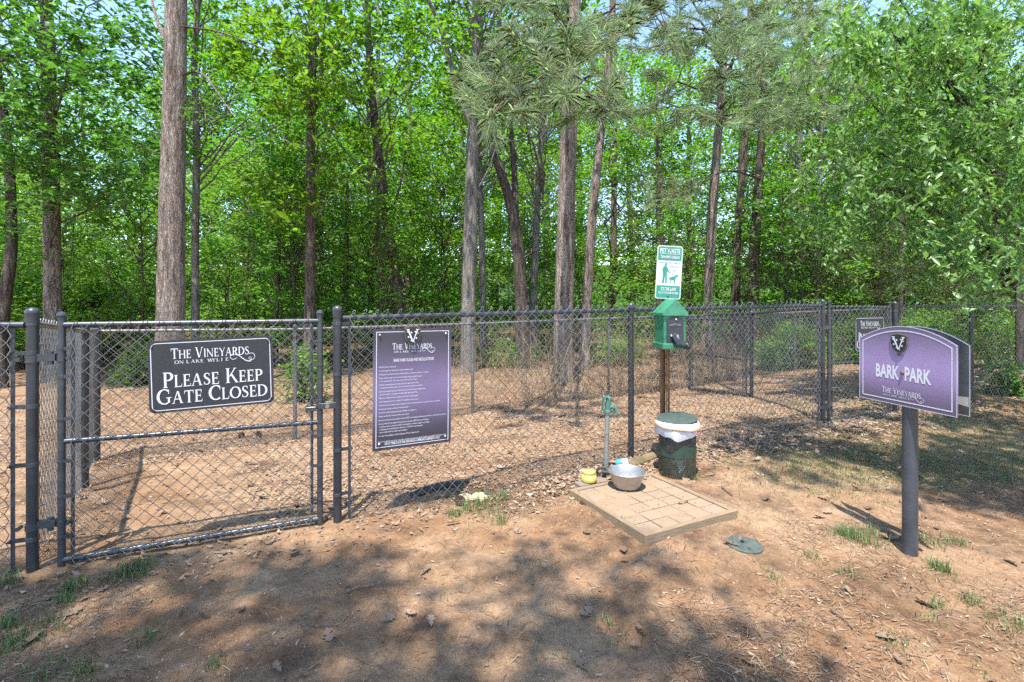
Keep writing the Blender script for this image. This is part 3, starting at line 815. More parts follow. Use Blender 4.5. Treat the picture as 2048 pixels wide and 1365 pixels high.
# far-left run, ending at the hinge post of the first gate
PL = P65 - GD * 2.6
root = thing('chain_link_fence', 'chain link fence run at the left edge, ending at the thick hinge post', 'fence', (*P65, 0), group='chain link fence runs')
PB = P65 - GD * 0.075
fence_post(root, P65, gz(*P65), 1.315, 0.0245, 'dome', 'post_black', (1.262, 1.115, 0.85, 0.56, 0.19), PB)
fence_post(root, PL, gz(*PL), 1.28, 0.0235, 'loop', 'post_black')
rail(root, (*(P65 - GD * 0.03), 1.255), (*PL, 1.25), 0.0165)
bar(root, PB, gz(*PB) + 0.01, 1.275)
chain_link(PL, PB, 0.0, 0.03, 1.265, 1.272, 'wire_mesh', root, 0.021, seed=3)

# side run that goes back from the hinge post
PS1, PS2 = V2(-3.32, 3.89), V2(-3.89, 4.69)
root = thing('chain_link_fence', 'chain link side fence running back from the hinge post beside the gate', 'fence', (*PS1, 0), group='chain link fence runs')
rail(root, (P65[0], P65[1], 1.262), (*PS1, 1.135), 0.0155, mat='rail_grey')
rail(root, (*PS1, 1.135), (*PS2, 1.10), 0.0155, mat='rail_grey')
fence_post(root, PS1, gz(*PS1), 1.165, 0.0235, 'loop', 'post_black', (0.9, 0.5, 0.1))
chain_link(P65 + (PS1 - P65) * 0.03, PS1, 0.03, -0.08, 1.285, 1.16, 'wire_mesh', root, 0.02, seed=12)
chain_link(PS1, PS2, -0.08, -0.1, 1.16, 1.12, 'wire_mesh', root, 0.02, seed=13)

# inner run, parallel to the front
DB = FT
root = thing('chain_link_fence', 'inner chain link fence crossing behind the gates, parallel to the front fence', 'fence', (*PS2, 0), group='chain link fence runs')
tb = [0.0, 1.705, 3.806, 6.0, 8.2, 10.4, 12.6, 14.8]
zt = [1.115, 1.085, 1.10, 1.13, 1.15, 1.17, 1.20, 1.22]
for i, t in enumerate(tb):
    p = PS2 + DB * t
    fence_post(root, p, gz(*p), zt[i] + (0.04 if i == 0 else 0.0), 0.0245 if i == 0 else 0.02, 'dome' if i == 0 else 'loop', 'post_black' if i == 0 else 'rail_grey', (0.85, 0.5, 0.15) if i == 0 else (zt[i] - 0.12,))
    if i:
        q = PS2 + DB * tb[i - 1]
        rail(root, (*q, zt[i - 1] - 0.03), (*p, zt[i] - 0.03), 0.0155, mat='rail_grey')
        chain_link(q, p, gz(*q) - 0.02, gz(*p) - 0.02, zt[i - 1] - 0.01, zt[i] - 0.01, 'wire_mesh', root, 0.02, seed=20 + i)

# main front run
root = thing('chain_link_fence', 'long front chain link fence between the two gates, carrying the purple rules sign', 'fence', (*P1262, 0), group='chain link fence runs')
PB = P675 + FT * 0.07
fence_post(root, P675, gz(*P675), 1.318, 0.0245, 'dome', 'post_black', (1.235, 0.93, 0.47, 0.2), PB)
fence_post(root, P1262, gz(*P1262), 1.325, 0.024, 'loop', 'post_black')
PE = P1645 - FT * 0.07
fence_post(root, P1645, gz(*P1645), 1.36, 0.0245, 'dome', 'post_black', (1.25, 0.95, 0.62, 0.3), PE)
rail(root, (*(P675 + FT * 0.03), 1.268), (*P1262, 1.295), 0.0165)
rail(root, (*P1262, 1.295), (*(P1645 - FT * 0.03), 1.322), 0.0165)
bar(root, PB, gz(*PB) + 0.01, 1.285)
bar(root, PE, gz(*PE) + 0.01, 1.335)
chain_link(PB, PE, 0.0, 0.05, 1.305, 1.36, 'wire_mesh', root, 0.021, seed=31)

# side run behind the right gate
P1503 = V2(3.377, 7.05)
root = thing('chain_link_fence', 'short chain link side fence running back from the right gate post', 'fence', (*P1503, 0), group='chain link fence runs')
rail(root, (P1645[0], P1645[1], 1.30), (*P1503, 1.185), 0.016)
fence_post(root, P1503, gz(*P1503), 1.2, 0.0235, 'loop', 'post_black', (1.0, 0.5, 0.1))
chain_link(P1645 + (P1503 - P1645) * 0.03, P1503, 0.05, gz(*P1503), 1.33, 1.21, 'wire_mesh', root, 0.022, seed=41)
PBk = PS2 + DB * 8.2
rail(root, (*P1503, 1.185), (*PBk, 1.13), 0.016)
chain_link(P1503, PBk, gz(*P1503), gz(*PBk), 1.21, 1.15, 'wire_mesh', root, 0.022, seed=42)

# right-hand run
PR = P1943 + G2 * 4.4
root = thing('chain_link_fence', 'chain link fence at the right edge, running on from the far gate', 'fence', (*P1790, 0), group='chain link fence runs')
PB = P1790 + G2 * 0.07
fence_post(root, P1790, gz(*P1790), 1.335, 0.0245, 'dome', 'post_black', (1.25, 0.95, 0.62, 0.3), PB)
fence_post(root, P1943, gz(*P1943), 1.315, 0.024, 'loop', 'post_black')
PR2 = P1943 + G2 * 2.2
fence_post(root, PR2, gz(*PR2), 1.31, 0.024, 'loop', 'post_black')
rail(root, (*P1790, 1.308), (*P1943, 1.295), 0.0165); rail(root, (*P1943, 1.295), (*PR, 1.29), 0.0165)
bar(root, PB, gz(*PB), 1.32)
chain_link(PB, PR, 0.04, 0.06, 1.345, 1.325, 'wire_mesh', root, 0.021, seed=51)

# ------------------------------------------------------------------ gates
def gate(P, T, t0, t1, zb0, zb1, zt0, zt1, zm0, zm1, label, seed, rr=0.0168, hinge=None, latch=None, hz=(1.08, 0.245)):
    A = P + T * t0; B = P + T * t1
    root = thing('gate', label, 'gate', (*A, 0), group='chain link gates')
    loc = Vector(root.location)
    for Q, za, zz, sgn in ((A, zb0, zt0, 1), (B, zb1, zt1, -1)):
        p = obj('upright', MB().tube([(*Q, za - 0.03), (*Q, (za + zz) / 2), (*Q, zz + 0.045)], rr, 16), 'fence_black', root, True, False)
        pr = [(rr * 1.15, zz + 0.03), (rr * 1.18, zz + 0.044), (rr * 1.28, zz + 0.048), (rr * 1.0, zz + 0.062), (0.0005, zz + 0.07)]
        obj('cap', MB().lathe(pr, (Q[0] - loc.x, Q[1] - loc.y, 0), 16), 'fence_black', p, True)
        Bq = Q + T * 0.045 * sgn
        tb_ = bar(root, Bq, za + 0.03, zz - 0.005)
        for f in (0.1, 0.27, 0.42, 0.6, 0.78, 0.9):
            z = za + (zz - za) * f
            mb = MB().lathe([(rr * 1.02, z - 0.008), (rr * 1.12, z - 0.007), (rr * 1.12, z + 0.007), (rr * 1.02, z + 0.008)], (Q[0] - loc.x, Q[1] - loc.y, 0), 14)
            c = Vector((*((Q + Bq) / 2), z)) - loc
            mb.box(c, (0.05, 0.026, 0.014), Matrix.Rotation(math.atan2(T[1], T[0]), 3, 'Z'))
            obj('brace_band', mb, 'fence_black', p, True)
    rail(root, (*A, zt0), (*B, zt1), rr * 0.95, 'top_rail')
    rail(root, (*A, zm0), (*B, zm1), rr * 0.8, 'middle_rail')
    rail(root, (*A, zb0), (*B, zb1), rr * 0.95, 'bottom_rail')
    chain_link(A + T * 0.045, B - T * 0.045, zb0 - 0.02, zb1 - 0.02, zt0 + 0.018, zt1 + 0.018, 'wire_mesh', root, 0.02, seed=seed, knuckle=False)
    if hinge is not None:
        for z in hz:
            mb = MB()
            h = Vector((*hinge, z)) - loc; a = Vector((*A, z)) - loc
            for q, rad in ((h, 0.0262), (a, rr * 1.1)):
                mb.lathe([(rad * 1.0, -0.017), (rad * 1.1, -0.016), (rad * 1.1, 0.016), (rad * 1.0, 0.017)], q, 16)
            d = (a - h).normalized()
            mb.box(h.lerp(a, 0.5) + Vector((0, 0, 0.006)), ((a - h).length * 0.62, 0.03, 0.036), Matrix.Rotation(math.atan2(d.y, d.x), 3, 'Z'))
            mb.tube([h.lerp(a, 0.62) + Vector((0, 0, -0.03)), h.lerp(a, 0.62) + Vector((0, 0, 0.036))], 0.013, 10)
            n = Vector((d.y, -d.x, 0))
            for q in (h - d * 0.052, a + d * 0.03):
                mb.tube([q + n * 0.02, q - n * 0.02], 0.010, 10)
            obj('hinge', mb, 'fence_black', root, True)
    if latch is not None:
        z = 0.745
        b = Vector((*B, z)) - loc; l = Vector((*latch, z)) - loc
        d = (l - b).normalized(); rot = Matrix.Rotation(math.atan2(d.y, d.x), 3, 'Z'); n = Vector((d.y, -d.x, 0))
        mb = MB().lathe([(rr * 1.05, -0.02), (rr * 1.2, -0.018), (rr * 1.2, 0.018), (rr * 1.05, 0.02)], b, 14)
        mb.box(b.lerp(l, 0.45) + n * 0.02, ((l - b).length * 0.9, 0.006, 0.034), rot, 0.001)
        mb.box(b.lerp(l, 0.45) - n * 0.02, ((l - b).length * 0.9, 0.006, 0.034), rot, 0.001)
        mb.box(b - d * 0.05 + Vector((0, 0, -0.012)), (0.06, 0.05, 0.026), rot, 0.003)
        la = obj('latch', mb, 'fence_black', root, True)
        q = b.lerp(l, 0.40) + n * 0.024
        obj('bolt', MB().tube([q, q + n * 0.012], 0.013, 10), 'bolt_steel', la, True)
    return root
gate(P65, GD, 0.115, 1.337, 0.062, 0.07, 1.252, 1.252, 0.662, 0.648, 'closed chain link gate at left, with the wide black sign hung on it', 61, hinge=P65, latch=P675, hz=(1.085, 0.25))
gate(P1645, G2, 0.10, 1.12, 0.10, 0.09, 1.305, 1.295, 0.70, 0.70, 'far chain link gate at right, partly hidden by the purple sign', 62, hinge=P1645, latch=P1790)
GI = V2(2.84, 7.9) - V2(3.33, 7.12); GI = GI / np.linalg.norm(GI)
gate(V2(3.33, 7.12), GI, 0.0, 0.95, gz(3.3, 7.1) + 0.03, gz(2.84, 7.9) + 0.03, 1.09, 1.08, 0.52, 0.54, 'inner chain link gate standing open beyond the front fence', 63)

# ------------------------------------------------------------------ signs
PHI_F = math.atan2(FT[1], FT[0]); PHI_G = math.atan2(GD[1], GD[0]); PHI_G2 = math.atan2(G2[1], G2[0])
def border(pr, poly, w):
    """closed line of width w along a closed outline"""
    n = len(poly)
    cx = sum(p[0] for p in poly) / n; cz = sum(p[1] for p in poly) / n
    inner = []
    for i in range(n):
        a = Vector(poly[i - 1]); b = Vector(poly[i]); c = Vector(poly[(i + 1) % n])
        d1 = (b - a).normalized() if (b - a).length > 1e-7 else (c - b).normalized()
        d2 = (c - b).normalized() if (c - b).length > 1e-7 else d1
        n1 = Vector((-d1.y, d1.x)); n2 = Vector((-d2.y, d2.x))
        m = n1 + n2
        m = m / max(0.3, m.length_squared / 2) if m.length > 1e-6 else n1
        inner.append((b.x + m.x * w, b.y + m.y * w))
    yy = -0.0011
    pr.mb.add([(x, yy, z) for x, z in poly] + [(x, yy, z) for x, z in inner], [(i, (i + 1) % n, n + (i + 1) % n, n + i) for i in range(n)])
def closed_sign(name, loc, rot, w, h, label):
    root = thing(name, label, 'sign', loc, rot, 'gate signs')
    X, Z = w / 2, h / 2
    obj('panel', MB().prism(round_rect(-X, X, -Z, Z, 0.03), 0, 0.003), 'sign_black', root)
    pr = Print()
    border(pr, round_rect(-X + 0.012, X - 0.012, -Z + 0.012, Z - 0.012, 0.028), 0.0042)
    obj('border_line', pr.mb, 'print_white', root)
    k = w / 0.597
    pr = Print()
    vineyard_logo(pr, -0.195 * k, 0.205 * k, 0.052, 0.148)
    serif(pr, 'Please Keep', -0.235 * k, 0.245 * k, -0.060, 0.022, 0.8)
    serif(pr, 'Gate Closed', -0.262 * k, 0.268 * k, -0.148, -0.066, 0.8)
    obj('lettering', pr.mb, 'print_white', root)
    for sx in (-1, 1):
        for sz in (-1, 1):
            x, z = sx * (X - 0.018), sz * (Z - 0.022)
            obj('wire_tie', MB().tube([(x - 0.008, -0.001, z - 0.012), (x - 0.002, -0.006, z - 0.004), (x + 0.004, -0.006, z + 0.008), (x + 0.012, 0.004, z + 0.02)], 0.0022, 6), 'dark_rubber', root, True)
    return root
c = P65 + GD * 0.787 + camside(GD) * 0.036
closed_sign('gate_sign', (c[0], c[1], 0.975), (0, R(-1.6), PHI_G), 0.597, 0.385, 'wide black sign hung slightly crooked on the left gate, reading please keep gate closed')
c = P1645 + G2 * 0.715 + camside(G2) * 0.036
closed_sign('gate_sign', (c[0], c[1], 1.0), (0, 0, PHI_G2), 0.50, 0.383, 'black gate sign at right, half hidden behind the purple sign')

def rules_sign():
    c = P675 + FT * 0.459 + camside(FT) * 0.04
    root = thing('rules_sign', 'tall purple rules sign with white text, bolted to the front fence', 'sign', (c[0], c[1], 0.818), (0, R(0.4), PHI_F))
    X, Z = 0.256, 0.379
    obj('panel', MB().box((0, 0.003, 0), (2 * X, 0.006, 2 * Z)), 'purple_rules', root)
    pr = Print()
    border(pr, [(-X + .018, -Z + .018), (X - .018, -Z + .018), (X - .018, Z - .018), (-X + .018, Z - .018)], 0.0042)
    obj('border_line', pr.mb, 'print_white', root)
    pr = Print()
    vineyard_logo(pr, -0.138, 0.14, 0.217, 0.287)
    pr.sans('BARK PARK RULES AND REGULATIONS', -0.128, 0.135, 0.169, 0.189, 0.012)
    lines = [('\u2022 Dog Park closes at sunset daily.', .11), ('\u2022 No animals other than dogs may be brought into the fenced area.', .22),
             ('\u2022 All dogs must be leashed until safely inside the Dog Park and releashed by a leash prior to exiting.', .32),
             ('\u2022 Dog owners must remain in the fenced area while their dogs are using the dog park.', .28), ('  Owners must be in view of their dogs and have voice control at all times.', .243),
             ('\u2022 Children accompanying dog owners must be strictly supervised and at least', .255), ('  12 years old to be allowed inside. Guardians should remain outside the fenced area.', .28),
             ('\u2022 Aggressive dogs and female dogs in heat are not allowed. Owners must immediately leash', .30), ('  and remove dogs from the dog park at the first sign of aggressive behavior.', .25),
             ('\u2022 Please be courteous to others and remove any ill dogs from the dog park.', .255), ('\u2022 Owners must dispose of waste properly in the designated on-site containers.', .257),
             ('\u2022 While small bite-sized training treats are permitted, food in bowls, long lasting chews, or glass containers are not allowed.', .40),
             ('\u2022 Smoking and eating are not allowed inside the dog park.', .192), ('\u2022 No more than three (3) dogs per person are allowed at any single visit.', .24),
             ('\u2022 Puppies less than four (4) months old are not permitted.', .193),
             ('\u2022 Dogs must be licensed and vaccinated for rabies, and MUST current license and rabies tags must be worn on the dogs collar at all times.', .445),
             ('\u2022 North Carolina State Law requires all dog bites to be reported to CMPD Animal Control Bureau.', .325), ('  In addition, owners are required to assist in the investigation of incidents of aggression or biting by', .33),
             ('  providing appropriate identification and information to CPD, AND to other dog owners', .285), ('  who are involved with the incident under investigation.', .185), ('\u2022 In case of emergency call the Gastonia Police Department.', .262)]
    z = 0.136; gaps = [0, .023, .0235, .0225, .019, .0225, .019, .0225, .019, .0225, .0225, .023, .0225, .0225, .0225, .0245, .0225, .0175, .0175, .0175, .0225]
    for (s, w), g in zip(lines, gaps):
        z -= g
        ind = 0.008 if s.startswith(' ') else 0.0
        pr.sans(s.strip(), -0.222 + ind, -0.222 + w, z, z + 0.0092, 0.004)
    pr.sans("Owners are liable for any injury or damage caused by their dog and will be held fully responsible for their dog's actions.", -0.224, 0.226, z - 0.036, z - 0.027, 0.0)
    pr.sans('Violating any of these rules will result in revocation of park privileges.', -0.135, 0.135, z - 0.055, z - 0.046, 0.0)
    pr.sans('USE OF PARK IS FOR THE VINEYARDS COMMUNITY RESIDENTS ONLY.', -0.182, 0.182, -0.348, -0.330, 0.01)
    obj('lettering', pr.mb, 'print_white', root)
    for sx in (-1, 1):
        for sz in (-1, 1):
            obj('bolt', MB().lathe([(0.0085, 0), (0.0085, 0.006), (0.005, 0.01), (0.0005, 0.011)], (sx * (X - 0.04), 0, sz * (Z - 0.04)), 10, Matrix.Rotation(R(90), 3, 'X')), 'bolt_steel', root, True)
    shield(root, -0.012, 0.333, 0.115, 0.128, 0.012)
rules_sign()

def park_sign():
    p = on_ground(1820, 1108)
    phi = math.atan2(-0.522, 0.112)
    root = thing('park_sign', 'purple arched sign reading bark park, standing on a single black post', 'sign', (p.x, p.y, p.z), (0, 0, phi))
    zz = -p.z
    mb = MB().tube([(0, 0, -0.15), (0, 0, 0.4), (0, 0, 1.12 + zz)], 0.0355, 28)
    obj('post', mb, 'post_grey', root, True)
    X = 0.268; zb, zs, rise = 0.805 + zz, 1.155 + zz, 0.082
    def outline(ins):
        x = X - ins; n = 18
        top = [(x * math.cos(math.pi * i / n) , 0) for i in range(n + 1)]
        return [(-x, zb + ins), (x, zb + ins)] + [(x - 2 * x * i / n, zs - ins * 0.6 + (rise - ins * 0.5) * (1 - (1 - 2 * i / n) ** 2)) for i in range(n + 1)]
    zc = (zb + zs + rise) / 2
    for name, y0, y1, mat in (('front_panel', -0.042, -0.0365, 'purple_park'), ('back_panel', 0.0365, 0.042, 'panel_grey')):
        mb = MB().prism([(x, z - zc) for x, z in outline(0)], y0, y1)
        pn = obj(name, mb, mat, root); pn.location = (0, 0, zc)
        for ins, w in ((0.0004, 0.0028), (0.021, 0.0055)):
            if name == 'back_panel' and ins > 0.01: continue
            pr = Print(); border(pr, [(x, z - zc) for x, z in outline(ins)], w)
            e = obj('border_line', pr.mb, 'print_white', pn); e.location = (0, -0.042 if name == 'front_panel' else 0.0365, 0)
    pr = Print()
    for word, xa, xb in (('BARK', -0.162, -0.024), ('PARK', 0.006, 0.146)):
        pr = Print(); pr.sans(word, xa, xb, 0.943 + zz, 1.019 + zz, 0.036)
        l = obj('title_word', pr.mb, 'print_white', root); l.location = (0, -0.042, 0)
    pr = Print()
    vineyard_logo(pr, -0.125, 0.108, 0.838 + zz, 0.895 + zz)
    l = obj('wordmark', pr.mb, 'print_white', root); l.location = (0, -0.042, 0)
    s = shield(root, -0.022, 1.143 + zz, 0.104, 0.108, 0.003); s.location = (0, -0.042, 0)
    obj('screw', MB().lathe([(0.011, 0), (0.011, 0.005), (0.006, 0.010), (0.0005, 0.011)], (-0.006, -0.042, 0.985 + zz), 10, Matrix.Rotation(R(90), 3, 'X')), 'rust_brown', root, True)
    obj('screw', MB().lathe([(0.006, 0), (0.006, 0.006), (0.0005, 0.008)], (-0.022, -0.048, 1.083 + zz), 8, Matrix.Rotation(R(90), 3, 'X')), 'dark_rubber', root, True)
    obj('sticker', MB().add([(0.200, 0.0362, 0.86 + zz), (0.262, 0.0362, 0.852 + zz), (0.262, 0.0362, 0.90 + zz), (0.19, 0.0362, 0.895 + zz)], [(0, 1, 2, 3)]), 'sticker', root)
park_sign()
# ------------------------------------------------------------------ paved pad
ZT = 0.108
L_, F_, R_ = at_z(1136.3, 977.8, ZT), at_z(1291.7, 1070.9, ZT), at_z(1476, 1020.3, ZT)
ex = Vector((R_.x - F_.x, R_.y - F_.y, 0)); ey = Vector((L_.x - F_.x, L_.y - F_.y, 0))
pw, pl = ex.length, ey.length
phi_p = math.atan2(ex.y, ex.x)
def pad():
    root = thing('paver_pad', 'low square pad of dusty concrete pavers framed with boards, in front of the fence', 'paver pad', (F_.x, F_.y, 0), (0, 0, phi_p))
    bw = 0.034; hb = 0.17
    zc = ZT - hb / 2
    for c, s in (((pw / 2, bw / 2, zc), (pw, bw, hb)), ((pw / 2, pl - bw / 2, zc - 0.004), (pw, bw, hb)),
                 ((bw / 2, pl / 2, zc - 0.002), (bw, pl - 2 * bw - 0.003, hb)), ((pw - bw / 2, pl / 2, zc - 0.003), (bw, pl - 2 * bw - 0.003, hb))):
        rot = None; sz = s
        mb = MB()
        if s[0] < s[1]:                        # grain runs along local x
            mb.box((0, 0, 0), (s[1], s[0], s[2]), None, 0.004)
            b = obj('board', mb, 'timber_tan', root); b.location = c; b.rotation_euler = (0, 0, R(90))
        else:
            mb.box((0, 0, 0), s, None, 0.004)
            b = obj('board', mb, 'timber_tan', root); b.location = c
    nx_, ny_ = 5, 6
    dx = (pw - 2 * bw - 0.004) / nx_; dy = (pl - 2 * bw - 0.004) / ny_
    mesh = obj('paver', MB().box((0, 0, -0.03), (dx - 0.008, dy - 0.008, 0.06), None, 0.004), 'paver', root)
    first = True
    for i in range(nx_):
        for j in range(ny_):
            p = mesh if first else mesh.copy()
            if not first: COL.objects.link(p)
            first = False
            p.parent = root
            p.location = (bw + 0.002 + dx * (i + 0.5) + RNG.normal(0, 0.0006), bw + 0.002 + dy * (j + 0.5) + RNG.normal(0, 0.0006), ZT - 0.010 + RNG.normal(0, 0.0012))
            p.rotation_euler = (RNG.normal(0, 0.006), RNG.normal(0, 0.006), RNG.normal(0, 0.006))
    # dust swept over the joints
    n = 34
    xs = np.linspace(bw, pw - bw, n); ys = np.linspace(bw, pl - bw, n)
    X, Y = np.meshgrid(xs, ys)
    Z = ZT - 0.0185 + 0.012 * (vnoise(X * 7, Y * 7, 77) + 0.35 * vnoise(X * 24, Y * 24, 78))
    Z = Z + 0.006 * sm((0.62 - X / pw) / 0.5) * sm(Y / pl * 1.6)
    Z = np.minimum(Z, ZT - 0.006)
    ii = (np.arange(n - 1)[:, None] * n + np.arange(n - 1)[None, :]).ravel()
    d = link('dust', raw_mesh('dust', np.stack([X, Y, Z], -1).reshape(-1, 3), np.stack([ii, ii + 1, ii + 1 + n, ii + n], 1), 'dust_tan', True), root)
    d['kind'] = 'stuff'
plain('dust_tan', (0.26, 0.175, 0.108), 0.95, 0, 0.25, 40, 0.3, 0.1)
pad()
def pad_pt(a, b, z=ZT - 0.008):
    p = F_ + ex * a + ey * b
    return Vector((p.x, p.y, z))
flat_bits('pad_debris', np.array([[(F_ + ex * a + ey * b).x, (F_ + ex * a + ey * b).y] for a, b in RNG.uniform(0.06, 0.94, (70, 2))]), 0.014, 0.005, 'needle_litter', 'crumbs of leaf and bark on the pavers', 0.02, 0.004, 0.04)
o = bpy.data.objects['pad_debris']; me = o.data
co = np.empty(len(me.vertices) * 3, np.float32); me.vertices.foreach_get('co', co); co = co.reshape(-1, 3)
q = co.reshape(-1, 4, 3); q[:, :, 2] += (ZT - 0.001 - q[:, :, 2].min(1))[:, None]
me.vertices.foreach_set('co', q.reshape(-1)); me.update()

# ------------------------------------------------------------------ steel bowl, tub, can, hydrant
def bowl():
    c = at_z(1253.5, 974, ZT - 0.006)
    root = thing('dog_bowl', 'large stainless steel dog bowl on the paver pad', 'bowl', (c.x, c.y, ZT - 0.005))
    ro = [(0.0005, 0.004), (0.075, 0.002), (0.086, 0.006), (0.092, 0.02), (0.108, 0.064), (0.120, 0.102), (0.126, 0.106), (0.128, 0.109), (0.125, 0.111), (0.118, 0.104), (0.105, 0.064), (0.089, 0.022), (0.08, 0.009), (0.0005, 0.007)]
    obj('basin', MB().lathe(ro, (0, 0, 0), 48), 'steel', root, True)
bowl()
def tub():
    b = at_z(1178, 968, 0.085)
    root = thing('wood_block', 'short weathered timber offcut lying under the yellow tub', 'timber', (b.x, b.y, 0), (0, 0, PHI_F))
    obj('block', MB().box((0.02, 0, 0.055), (0.235, 0.085, 0.095), None, 0.005), 'timber_grey', root)
    t = thing('plastic_tub', 'small yellow plastic tub with an orange lid, on a timber block', 'tub', (b.x + 0.0, b.y, 0.1035))
    obj('tub_body', MB().lathe([(0.0005, 0), (0.047, 0.0), (0.053, 0.005), (0.056, 0.02), (0.054, 0.036), (0.044, 0.05), (0.042, 0.053), (0.0005, 0.053)], (0, 0, 0), 28), 'yellow_plastic', t, True)
    obj('lid', MB().lathe([(0.0005, 0.0535), (0.043, 0.0535), (0.0445, 0.057), (0.0445, 0.068), (0.042, 0.071), (0.0005, 0.0715)], (0, 0, 0), 28), 'orange_lid', t, True)
tub()
def hydrant():
    p = on_ground(1212, 950)
    root = thing('yard_hydrant', 'green cast iron yard hydrant on a galvanised pipe beside the pad', 'hydrant', (p.x, p.y, p.z), (0, 0, R(8)))
    zt = 1.38 - 0.226 * p.y - p.z              # collar under the head
    obj('standpipe', MB().tube([(0, 0, -0.1), (0.003, 0, 0.2), (0.012, 0, zt)], 0.0165, 16), 'galvanised', root, True)
    obj('coupling', MB().tube([(0.006, 0, zt * 0.66), (0.006, 0, zt * 0.66 + 0.012)], 0.0185, 16), 'galvanised', root, True)
    x = 0.012
    mb = MB().lathe([(0.020, zt - 0.004), (0.024, zt), (0.024, zt + 0.018), (0.020, zt + 0.024), (0.017, zt + 0.03)], (x, 0, 0), 16)
    mb.tube([(x, 0, zt + 0.02), (x + 0.002, 0, zt + 0.045), (x + 0.006, 0, zt + 0.08), (x + 0.008, 0, zt + 0.112), (x + 0.004, 0, zt + 0.124)], [0.019, 0.0215, 0.0195, 0.021, 0.012], 14)
    h = obj('head', mb, 'hydrant_green', root, True)
    mb = MB().tube([(x + 0.004, 0, zt + 0.035), (x + 0.03, 0, zt + 0.045), (x + 0.055, 0, zt + 0.036), (x + 0.066, 0, zt + 0.012), (x + 0.068, 0, zt + 0.0)], [0.02, 0.0175, 0.017, 0.0175, 0.0195], 14)
    obj('spout', mb, 'hydrant_green', h, True)
    mb = MB()
    for sy in (-1, 1):
        mb.tube([(x - 0.002, sy * 0.016, zt + 0.12), (x - 0.026, sy * 0.014, zt + 0.115), (x - 0.034, sy * 0.012, zt + 0.07), (x - 0.036, sy * 0.01, zt + 0.02)], 0.006, 8)
    mb.box((x - 0.034, 0, zt + 0.075), (0.016, 0.022, 0.11), Matrix.Rotation(R(5), 3, 'Y'), 0.004)
    mb.box((x - 0.036, 0, zt + 0.008), (0.026, 0.026, 0.018), None, 0.004)
    mb.tube([(x + 0.0, -0.024, zt + 0.108), (x + 0.0, 0.024, zt + 0.108)], 0.005, 8)
    obj('handle', mb, 'hydrant_green', root, True)
    obj('rod', MB().tube([(x - 0.01, 0, zt + 0.115), (x - 0.01, 0, zt + 0.02)], 0.003, 6), 'bolt_steel', root, True)
    q = on_ground(1203, 958)
    r2 = thing('hose_coil', 'short coil of dark hose lying at the foot of the hydrant', 'hose', (q.x, q.y, q.z + 0.035))
    pts = [(0.034 * math.cos(R(a)), 0.012 * (a / 360) - 0.015, 0.034 * math.sin(R(a)) + 0.012) for a in range(0, 900, 20)]
    obj('coil', MB().tube(pts, 0.0065, 7), 'dark_rubber', r2, True)
    obj('fitting', MB().tube([(0.0, -0.02, 0.02), (0.05, -0.02, 0.015)], 0.016, 10), 'dark_rubber', r2, True)
hydrant()
def tin():
    p = at_z(1244, 926, 0.135)
    root = thing('drink_can', 'crushed blue and white drink can behind the steel bowl', 'can', (p.x, p.y, p.z), (R(78), R(0), R(70)))
    obj('can_wall', MB().lathe([(0.026, -0.045), (0.031, -0.038), (0.031, 0.0), (0.028, 0.008)], (0, 0, 0), 16), 'can_blue', root, True)
    obj('can_end', MB().lathe([(0.029, 0.0085), (0.032, 0.02), (0.030, 0.042), (0.024, 0.048), (0.0005, 0.045)], (0, 0, 0), 16), 'bag_white', root, True)
    q = pad_pt(0.62, 0.86)
    q = at_z(1290, 957, ZT - 0.004)
    r2 = thing('bottle_cap', 'small pale bottle cap on the pavers right of the bowl', 'cap', (q.x, q.y, ZT - 0.007))
    obj('cap_shell', MB().lathe([(0.012, 0), (0.0125, 0.008), (0.010, 0.012), (0.0005, 0.013)], (0, 0, 0), 14), 'galvanised', r2, True)
tin()
def sill():
    a = at_z(1263, 944, 0.07); b = at_z(1322, 920, 0.07)
    root = thing('landscape_timber', 'mossy landscape timber on the ground between the bowl and the waste post', 'timber', (a.x, a.y, 0), (0, 0, math.atan2(b.y - a.y, b.x - a.x)))
    ln = math.hypot(b.x - a.x, b.y - a.y) + 0.06
    obj('beam', MB().box((ln / 2 - 0.02, 0.04, 0.06), (ln + 0.03, 0.085, 0.13), None, 0.014), 'timber_moss', root)
timber('timber_moss', (0.14, 0.115, 0.06))
sill()

